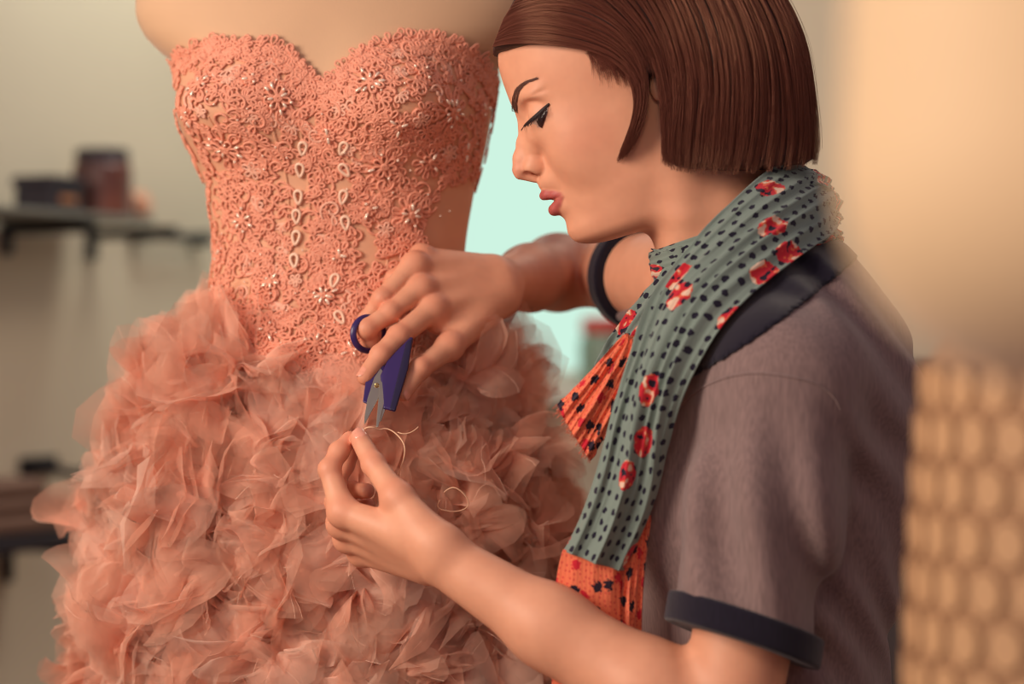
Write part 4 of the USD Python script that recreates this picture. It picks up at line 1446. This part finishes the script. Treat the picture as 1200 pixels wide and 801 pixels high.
# ------------------------------------------------------------------ the scarf
def print_mat(name, base, dots, seed):
    """Printed crinkle cotton: even dots and scattered poppies (cloth metres in the mesh's st)."""
    n = {'uv': ('uvmap', {'attribute': 'st'}), 'mp': ('mapping', {'scale': (1, 1, 1), 'location': (seed, seed * .37, 0)}),
         'nz': ('noise_texture', {'scale': 260.0, 'detail': 2}), 'nsub': ('vector_math', {'math_type': 'subtract', 'vector2': (.5, .5, .5)}), 'nsc': ('vector_math', {'math_type': 'scale', 'scale': .004}), 'warp': ('vector_math', {'math_type': 'add'}),
         'v': ('voronoi_texture', {'dimensions': '2D', 'scale': dots, 'randomness': .42}), 'dot': ('math', {'math_type': 'less_than', 'value2': .225}),
         'v2': ('voronoi_texture', {'dimensions': '2D', 'scale': 27.0, 'randomness': .85}), 'pk': ('separate_color', {}), 'pick': ('math', {'math_type': 'greater_than', 'value2': .55}),
         'fl': ('math', {'math_type': 'less_than', 'value2': .34}), 'fm': ('math', {'math_type': 'multiply'}),
         'nb': ('noise_texture', {'scale': 95.0, 'detail': 1.5}),
         'fr': ('rgb_ramp', {'ramp': [(0, lin(42, 34, 52)), (.40, lin(206, 44, 58)), (.53, lin(232, 110, 76)), (.58, lin(236, 200, 176))], 'interpolate': False}),
         'm1': ('mix', {'color1': base, 'color2': lin(40, 36, 54)}), 'm2': ('mix', {}),
         'n3': ('noise_texture', {'scale': 700.0, 'detail': 2}), 'b': ('bump', {'strength': 0.35, 'distance': .001}), 'p': ('principled_bsdf', {'roughness': .85, 'sheen_weight': .2, 'specular_ior_level': .15}),
         'tr': ('translucent_bsdf', {}), 'mx': ('mix_closure', {'fac': .12})}
    l = [('uv.UV', 'mp.vector'), ('mp.vector', 'nz.vector'), ('nz.color', 'nsub.vector1'), ('nsub.vector', 'nsc.vector1'), ('mp.vector', 'warp.vector1'), ('nsc.vector', 'warp.vector2'),
         ('warp.vector', 'v.vector'), ('v.distance', 'dot.value1'), ('warp.vector', 'v2.vector'), ('v2.color', 'pk.color'), ('pk.r', 'pick.value1'), ('v2.distance', 'fl.value1'), ('fl.value', 'fm.value1'), ('pick.value', 'fm.value2'),
         ('mp.vector', 'nb.vector'), ('nb.fac', 'fr.fac'), ('dot.value', 'm1.fac'), ('m1.color', 'm2.color1'), ('fr.color', 'm2.color2'), ('fm.value', 'm2.fac'), ('m2.color', 'p.base_color'), ('m2.color', 'tr.color'),
         ('mp.vector', 'n3.vector'), ('n3.fac', 'b.height'), ('b.normal', 'p.normal'), ('p.BSDF', 'mx.closure1'), ('tr.BSDF', 'mx.closure2')]
    return usdkit.material(stage, '/World/Looks/' + name, n, l, surface='mx.closure')


def coral_mat(name, seed):
    n = {'uv': ('uvmap', {'attribute': 'st'}), 'mp': ('mapping', {'location': (seed, seed * .61, 0)}), 'nz': ('noise_texture', {'scale': 300.0, 'detail': 3}), 'nsub': ('vector_math', {'math_type': 'subtract', 'vector2': (.5, .5, .5)}), 'nsc': ('vector_math', {'math_type': 'scale', 'scale': .012}), 'warp': ('vector_math', {'math_type': 'add'}),
         'v': ('voronoi_texture', {'dimensions': '2D', 'scale': 62.0, 'randomness': 1.0}), 'pk': ('separate_color', {}), 'pick': ('math', {'math_type': 'greater_than', 'value2': .45}), 'dd': ('math', {'math_type': 'less_than', 'value2': .27}), 'm': ('math', {'math_type': 'multiply'}),
         'v2': ('voronoi_texture', {'dimensions': '2D', 'scale': 200.0, 'randomness': .5}), 'd2': ('math', {'math_type': 'less_than', 'value2': .2}),
         'v3': ('voronoi_texture', {'dimensions': '2D', 'scale': 40.0, 'randomness': 1.0}), 'd3': ('math', {'math_type': 'less_than', 'value2': .17}),
         'c1': ('mix', {'color1': lin(236, 122, 88), 'color2': lin(214, 84, 72)}), 'c3': ('mix', {'color2': lin(206, 40, 56)}), 'c2': ('mix', {'color2': lin(44, 32, 48)}),
         'n3': ('noise_texture', {'scale': 600.0, 'detail': 2}), 'b': ('bump', {'strength': 0.35, 'distance': .001}), 'p': ('principled_bsdf', {'roughness': .85, 'sheen_weight': .2, 'specular_ior_level': .15})}
    l = [('uv.UV', 'mp.vector'), ('mp.vector', 'nz.vector'), ('nz.color', 'nsub.vector1'), ('nsub.vector', 'nsc.vector1'), ('mp.vector', 'warp.vector1'), ('nsc.vector', 'warp.vector2'),
         ('warp.vector', 'v.vector'), ('v.distance', 'dd.value1'), ('v.color', 'pk.color'), ('pk.r', 'pick.value1'), ('dd.value', 'm.value1'), ('pick.value', 'm.value2'), ('mp.vector', 'v2.vector'), ('v2.distance', 'd2.value1'), ('warp.vector', 'v3.vector'), ('v3.distance', 'd3.value1'),
         ('d2.value', 'c1.fac'), ('c1.color', 'c3.color1'), ('d3.value', 'c3.fac'), ('c3.color', 'c2.color1'), ('m.value', 'c2.fac'), ('c2.color', 'p.base_color'), ('mp.vector', 'n3.vector'), ('n3.fac', 'b.height'), ('b.normal', 'p.normal')]
    return usdkit.material(stage, '/World/Looks/' + name, n, l, surface='p.BSDF')


M['scarf'] = print_mat('dotted_scarf_cotton', lin(132, 146, 138), 78.0, 1.7)
M['scarf_b'] = print_mat('dotted_scarf_cotton_b', lin(132, 146, 138), 78.0, 4.3)
M['coral'] = coral_mat('coral_scarf_cotton', 2.1)
M['fringe'] = mat('fringe_thread', lin(205, 110, 85), 0.8)


def cloth(rows, nu, nv, pleats, depth, seed, bulge=.0, cram=1.5, v0=0.0, clear=None, thick=.0012, fine=.0006):
    """A pleated strip of cloth. rows: ((left px, py, y), (right px, py, y)) along its length."""
    g = np.random.default_rng(seed)
    Lp = spline([P(*r[0]) for r in rows], nv); Rp = spline([P(*r[1]) for r in rows], nv)
    u = np.linspace(0, 1, nu)
    c = Lp[None] * (1 - u)[:, None, None] + Rp[None] * u[:, None, None]
    tv = np.gradient(c, axis=1); tu = np.gradient(c, axis=0)
    n = np.cross(tu, tv); n /= np.linalg.norm(n, axis=-1, keepdims=True) + 1e-12
    if (n[..., 1].mean()) > 0:
        n = -n
    v = np.linspace(0, 1, nv)[None]
    h = bulge * np.sin(np.pi * u)[:, None] * np.ones_like(v)
    for k in range(3):
        f = pleats * (.55 + .5 * k) * g.uniform(.85, 1.15)
        drift = g.uniform(-.6, .6) * np.sin(v * np.pi * g.uniform(.6, 1.6) + g.uniform(0, 6)) + g.uniform(-.5, .5) * v
        amp = depth / (1 + .9 * k) * (.6 + .5 * np.sin(v * g.uniform(3, 9) + g.uniform(0, 6)))
        ph = 2 * np.pi * f * u[:, None] + 4 * drift + g.uniform(0, 6)
        h = h + amp * (1 - np.abs(np.sin(ph / 2)) * 1.5)
    h = h + fine * np.sin(u[:, None] * 2 * np.pi * 34 + 6 * np.sin(v * 7)) 
    p = c + n * h[..., None]
    if clear is not None:
        q = p.reshape(-1, 3)
        for _ in range(3):
            d = clear(q); e = 5e-4
            gr = np.stack([clear(q + np.eye(3)[k] * e) - d for k in range(3)], 1) / e
            push = np.clip(.005 + .35 * np.clip(h.ravel() + depth, 0, 1) - d, 0, .012)
            q = q + gr * push[:, None]
        p = q.reshape(p.shape)
    wid = np.linalg.norm(np.diff(c, axis=0), axis=-1).sum(0).mean()
    ln = np.concatenate([[0], np.cumsum(np.linalg.norm(np.diff(c.mean(0), axis=0), axis=1))])
    uv = np.stack([np.broadcast_to(u[:, None] * wid * cram, (nu, nv)), np.broadcast_to(v0 + ln[None], (nu, nv))], -1)
    n2 = np.cross(np.gradient(p, axis=0), np.gradient(p, axis=1)); n2 /= np.linalg.norm(n2, axis=-1, keepdims=True) + 1e-12
    if (n2 * n).sum(-1).mean() < 0:
        n2 = -n2
    f = grid_faces(nu, nv)
    back = p - n2 * thick
    m = nu * nv
    rim = []
    ed = [np.arange(nv), np.arange(nv)[::-1] + (nu - 1) * nv, (np.arange(nu) * nv)[::-1], np.arange(nu) * nv + nv - 1]
    for e_ in ed:
        a, b = e_[:-1], e_[1:]
        rim += [np.stack([a, b, b + m], 1), np.stack([a, b + m, a + m], 1)]
    V = np.vstack([p.reshape(-1, 3), back.reshape(-1, 3)])
    F = np.vstack([f, f[:, ::-1] + m] + rim)
    return (V, F), np.vstack([uv.reshape(-1, 2)] * 2), p


def clear_of(p):
    return np.minimum(shirt(p), rcone(p, NK0, NK1, .054, .060))


scarf = thing('scarf', 'grey-green scarf with black dots and poppies and coral ends, round the woman\'s neck', 'scarf', P(870, 300, YM))
ph = np.linspace(0, 2 * np.pi, 17)
ROW0 = []
for a in ph[:-1]:
    cx, cy, cyy = 892 + 78 * math.cos(a), 288 - 24 * math.cos(a), YM - .100 * math.sin(a)
    s = .5 + .5 * math.cos(a)
    ROW0.append(((cx - 6 - 6 * s, cy - 30 - 14 * s, YM - .082 * math.sin(a)), (cx + 12 * s, cy + 26, YM - .112 * math.sin(a))))
ROW0.append(ROW0[0])
m, uv, _ = cloth(ROW0, 40, 160, 5, .0035, 5, .008, 1.6, clear=clear_of)
obj('neck_wrap', m, M['scarf_b'], scarf, smooth=True, uv=uv)
ROW1 = [((945, 200, .13), (985, 262, .15)), ((930, 189, .06), (982, 262, .07)), ((905, 196, .015), (968, 280, -.005)), ((872, 222, -.012), (938, 300, -.04)), ((836, 258, -.025), (900, 330, -.065)), ((798, 300, -.030), (852, 374, -.085)), ((768, 345, -.032), (822, 418, -.085)), ((748, 400, -.038), (802, 458, -.078)),
        ((724, 468, -.045), (784, 516, -.066)), ((702, 540, -.048), (772, 572, -.056)), ((682, 600, -.046), (752, 625, -.05)), ((660, 645, -.045), (731, 668, -.046))]
m, uv, p1 = cloth(ROW1, 64, 220, 5.2, .0050, 3, .012, 1.55, clear=clear_of)
obj('front_drape', m, M['scarf'], scarf, smooth=True, uv=uv)
ROW2 = [((660, 643, -.046), (728, 664, -.047)), ((653, 672, -.046), (727, 690, -.046)), ((649, 722, -.045), (728, 740, -.045)), ((647, 772, -.044), (729, 790, -.044)), ((649, 850, -.042), (730, 860, -.042))]
m, uv, p2 = cloth(ROW2, 50, 90, 2.2, .0022, 8, .006, 1.1, fine=.00015)
obj('coral_end', m, M['coral'], scarf, smooth=True, uv=uv, label='coral lower end of the scarf')
ROW3 = [((742, 600, -.032), (764, 604, -.034)), ((728, 650, -.036), (757, 660, -.038)), ((724, 700, -.036), (753, 710, -.038)), ((722, 760, -.036), (752, 778, -.038)), ((722, 840, -.036), (754, 850, -.036))]
m, uv, _ = cloth(ROW3, 40, 70, 2.6, .006, 12, .006, 1.8)
obj('coral_fold', m, M['coral'], scarf, smooth=True, uv=uv, label='folded back coral edge of the scarf')
ROW4 = [((800, 282, .07), (846, 318, .02)), ((772, 322, .045), (816, 352, -.005)), ((746, 352, .035), (794, 392, -.012)), ((722, 388, .02), (770, 415, -.014)), ((704, 416, .012), (752, 436, -.014)), ((694, 440, .010), (742, 462, -.010))]
m, uv, _ = cloth(ROW4, 44, 90, 4.2, .0045, 21, .006, 1.6, clear=clear_of)
obj('under_drape', m, M['scarf_b'], scarf, smooth=True, uv=uv)
ROW5 = [((733, 391, -.012), (752, 402, -.024)), ((716, 406, -.014), (751, 420, -.024)), ((698, 426, -.014), (741, 446, -.024)), ((676, 450, -.014), (722, 486, -.022)), ((652, 474, -.012), (692, 540, -.018))]
m, uv, p5 = cloth(ROW5, 60, 70, 5, .0042, 33, .006, 1.7)
obj('coral_end', m, M['coral'], scarf, smooth=True, uv=uv, label='short pleated coral end of the scarf in front')
fr, fw = [], []
for k in range(90):
    i = rng.integers(0, 60)
    e0, e1 = p5[i, -1], p5[i, -1] - p5[i, -6]
    e1 = e1 / np.linalg.norm(e1)
    L = rng.uniform(.001, .004)
    j = rng.normal(size=3) * .0012
    fr.append(np.stack([e0 - e1 * .001, e0 + e1 * L * .5 + j * .5, e0 + e1 * L + j])); fw.append(np.full(3, .0004))
hair_curves('fringe', fr, fw, M['fringe'], scarf)
# the knot of gathered cloth at the nape
ROW6 = [((952, 212, .02), (948, 306, .015)), ((962, 214, .03), (960, 304, .02)), ((970, 220, .05), (972, 300, .04)), ((976, 228, .08), (980, 292, .08)), ((974, 232, .11), (978, 288, .115))]
m, uv, _ = cloth(ROW6, 60, 40, 5, .0042, 44, .004, 1.8)
obj('nape_gather', m, M['scarf_b'], scarf, smooth=True, uv=uv)

# ------------------------------------------------------------------ scissors and thread
sc_t = thing('scissors', 'small thread snips with purple plastic handles and steel blades in the right hand', 'scissors', P(450, 440, .13))


def plate(poly, ys, t, bevel=.0012):
    """A flat bar cut to an outline in the picture; ys(px, py) is the depth of its middle."""
    pts, rad = [], bevel
    for x, y in poly:
        for s in (-1, 1):
            pts.append(P(x, y, ys(x, y)) + np.array([0, s * (t / 2 - rad), 0]))
    return hull(pts, rad, 8)


ysc = lambda x, y: .142 - (y - 398) * .00046
an = np.linspace(-.42 * np.pi, 1.30 * np.pi, 44)
lp = np.stack([431 - 17.5 * np.sin(an + .5 * np.pi - .0) * 1.0, 391 - 20 * np.cos(an + .5 * np.pi)], 1)
an = np.linspace(0, 2 * np.pi, 48, endpoint=False)
lp = np.stack([432 + 18 * np.cos(an), 391 + 20 * np.sin(an)], 1)
obj('handle_loop', tube(P(lp[:, 0], lp[:, 1], .157 + (lp[:, 0] - 432) * .0007), .0023, 10, closed=True, flat=1.3, up=(0, 1, 0)), M['purple'], sc_t)
obj('handle', plate([(482, 397), (476, 432), (462, 480), (451, 477), (448, 440), (456, 423)], ysc, .008, .0016), M['purple'], sc_t)
obj('handle_facet_shade', plate([(482, 398), (477, 432), (462, 480), (458, 479), (470, 434), (477, 402)], lambda x, y: ysc(x, y) - .0035, .004, .0010), M['purple_shaded'], sc_t)  # darker strip: shade of the right facet put into the colour
obj('handle', plate([(446, 425), (430, 448), (427, 470), (430, 471.5), (438, 455), (450, 430)], lambda x, y: ysc(x, y) + .002, .007, .0012), M['purple'], sc_t)
obj('handle_bow', tube(spline([P(449, 408, .152), P(447, 420, .146), P(443, 434, .134)], 14), .0030, 8), M['purple'], sc_t)
obj('blade', plate([(446, 432), (449, 436), (445, 463), (439, 474), (427.3, 496), (427.6, 489), (431, 467), (439, 442)], lambda x, y: ysc(x, y) - .001, .0016, .0004), M['steel'], sc_t)
obj('blade', plate([(446, 446), (450.5, 452), (450, 470), (443, 500), (441, 500), (444.5, 470)], lambda x, y: ysc(x, y) - .003, .0018, .0004), M['steel'], sc_t)
obj('blade_spine', plate([(449, 468), (451, 480), (446, 493), (444.5, 494)], lambda x, y: ysc(x, y) - .001, .002, .0005), M['steel'], sc_t)
rv = P(441.5, 451, float(ysc(441, 451)) - .0028)
obj('rivet', tube(np.array([rv + [0, .003, 0], rv - [0, .0006, 0], rv - [0, .0012, 0]]), np.array([.0021, .0021, .0012]), 14), M['brass'], sc_t)
M['thread'] = mat('cotton_thread', lin(242, 196, 160), 0.7)
th_t = thing('thread', 'pale loose thread held between the left thumb and forefinger', 'thread', P(421, 506, .03))
tp = [(410, 509, .034), (421, 504, .034), (426, 503, .030), (431, 500.5, .026), (437, 500.5, .026), (443, 503, .03), (452, 502, .034), (460, 505, .034), (468, 512, .032), (473.5, 521, .030), (474, 532, .03), (471, 544, .032), (467, 556, .04)]
obj('strand', tube(spline([P(*q) for q in tp], 90), .00055, 6), M['thread'], th_t)
tp = [(466, 506, .034), (474, 508, .034), (482, 506, .036), (490, 500, .04)]
obj('strand', tube(spline([P(*q) for q in tp], 30), .00045, 6), M['thread'], th_t)
th_l = thing('thread', 'fine thread curled in a loop on the skirt right of the left hand', 'thread', P(533, 585, .05))
a = np.linspace(-2.5, 3.4, 70)
obj('strand', tube(P(531 + 17 * np.cos(a) + 3 * np.sin(2 * a), 585 + 14 * np.sin(a) + (a > 2) * (a - 2) * 3, .028 + .004 * np.sin(a)), .0005, 6), M['thread'], th_l)

# ------------------------------------------------------------------ near the camera on the right: two more garments on forms, out of focus
fx, fy = .292, -1.18
near = thing('dress_form', 'cream dress form very near the camera, a large blurred shape at the right edge', 'mannequin', (fx, fy, 0))


def formshape(p):
    q = p - np.array([fx, fy, 0])
    z = q[:, 2]
    A = np.interp(z, [1.25, 1.45, 1.62, 1.80, 1.95], [.186, .176, .140, .165, .17])
    d = (np.sqrt((q[:, 0] / A) ** 2 + (q[:, 1] / (A * .74)) ** 2) - 1) * A * .8
    d = smax(d, -(z - 1.282), .085)
    d = smax(d, z - 1.95, .08)
    return smin(d, rcone(q, (0, 0, 1.92), (0, 0, 2.05), .055, .05), .05)


obj('torso', make(formshape, [fx - .3, fy - .25, 1.2], [fx + .3, fy + .25, 2.12], .007, 1), M['cream'], near, smooth=True)
obj('neck_cap', lathe([(.001, 0), (.05, 0), (.052, .01), (.02, .03), (.001, .05)], (fx, fy, 2.06), 24), M['dark_metal'], near)
obj('stand_pole', lathe([(.001, .05), (.015, .05), (.015, 1.35), (.001, 1.35)], (fx, fy, 0), 16), M['dark_metal'], near)
obj('stand_base', lathe([(.001, 0), (.2, 0), (.2, .015), (.03, .05), (.001, .05)], (fx, fy, 0), 32), M['dark_metal'], near)

ly = -.62
lx = (1066 - 600) * (ly - CAM_Y) / FPX + .155
M['lace_gown'] = mat('beige_lining', lin(170, 126, 90), 0.7, 0.08, 18, 0.1, 300)
M['lace_dot'] = mat('cream_lace_dot', lin(192, 148, 108), 0.65, 0.05, 30, 0.15, 600)
M['lace_net'] = mat('tan_net', lin(150, 108, 78), 0.75)
ldr = thing('lace_dress', 'beige sleeveless dress with rows of round lace dots behind the woman\'s back', 'dress', (lx, ly, 0))
_z = np.array([.04, .5, .80, 1.0, 1.15, 1.24, 1.29, 1.305])
_r = np.array([.20, .185, .172, .160, .154, .149, .143, .132])
LR = PchipInterpolator(_z, _r)
prof = [(.001, 1.306)] + [(float(LR(z)), z) for z in np.linspace(1.305, .04, 60)] + [(.15, .04), (.001, .05)]
obj('dress_body', lathe(prof[::-1], (lx, ly, 0), 64), M['lace_gown'], ldr)
rows = np.arange(1.275, .86, -.0275)
disc = trimesh.creation.cylinder(radius=1, height=1, sections=14)
k = 0
net = []
for ri, z in enumerate(rows):
    for ci in range(14):
        a = math.pi + (ci - 4 + .5 * (ri % 2)) * .196 + .0
        r = float(LR(z))
        n_ = np.array([math.cos(a), math.sin(a), 0])
        if n_[1] > .35:
            continue
        c = np.array([lx, ly, z]) + n_ * (r + .0012)
        t1 = np.array([-n_[1], n_[0], 0])
        v = np.array(disc.vertices)
        v = c + v[:, :1] * .0122 * t1 + v[:, 1:2] * .0122 * np.array([0, 0, 1.0]) + v[:, 2:] * .0018 * n_
        obj('lace_dot', (v, disc.faces), M['lace_dot'], ldr)
        an = np.linspace(0, 2 * np.pi, 18, endpoint=False)
        net.append(tube(c + .0136 * (np.cos(an)[:, None] * t1 + np.sin(an)[:, None] * np.array([0, 0, 1.0])), .0007, 5, closed=True))
obj('lace_net', cat(net), M['lace_net'], ldr, kind='stuff')
obj('stand_knob', lathe([(.001, 1.30), (.03, 1.30), (.03, 1.312), (.012, 1.322), (.001, 1.324)], (lx, ly, 0), 20), M['dark_metal'], ldr)
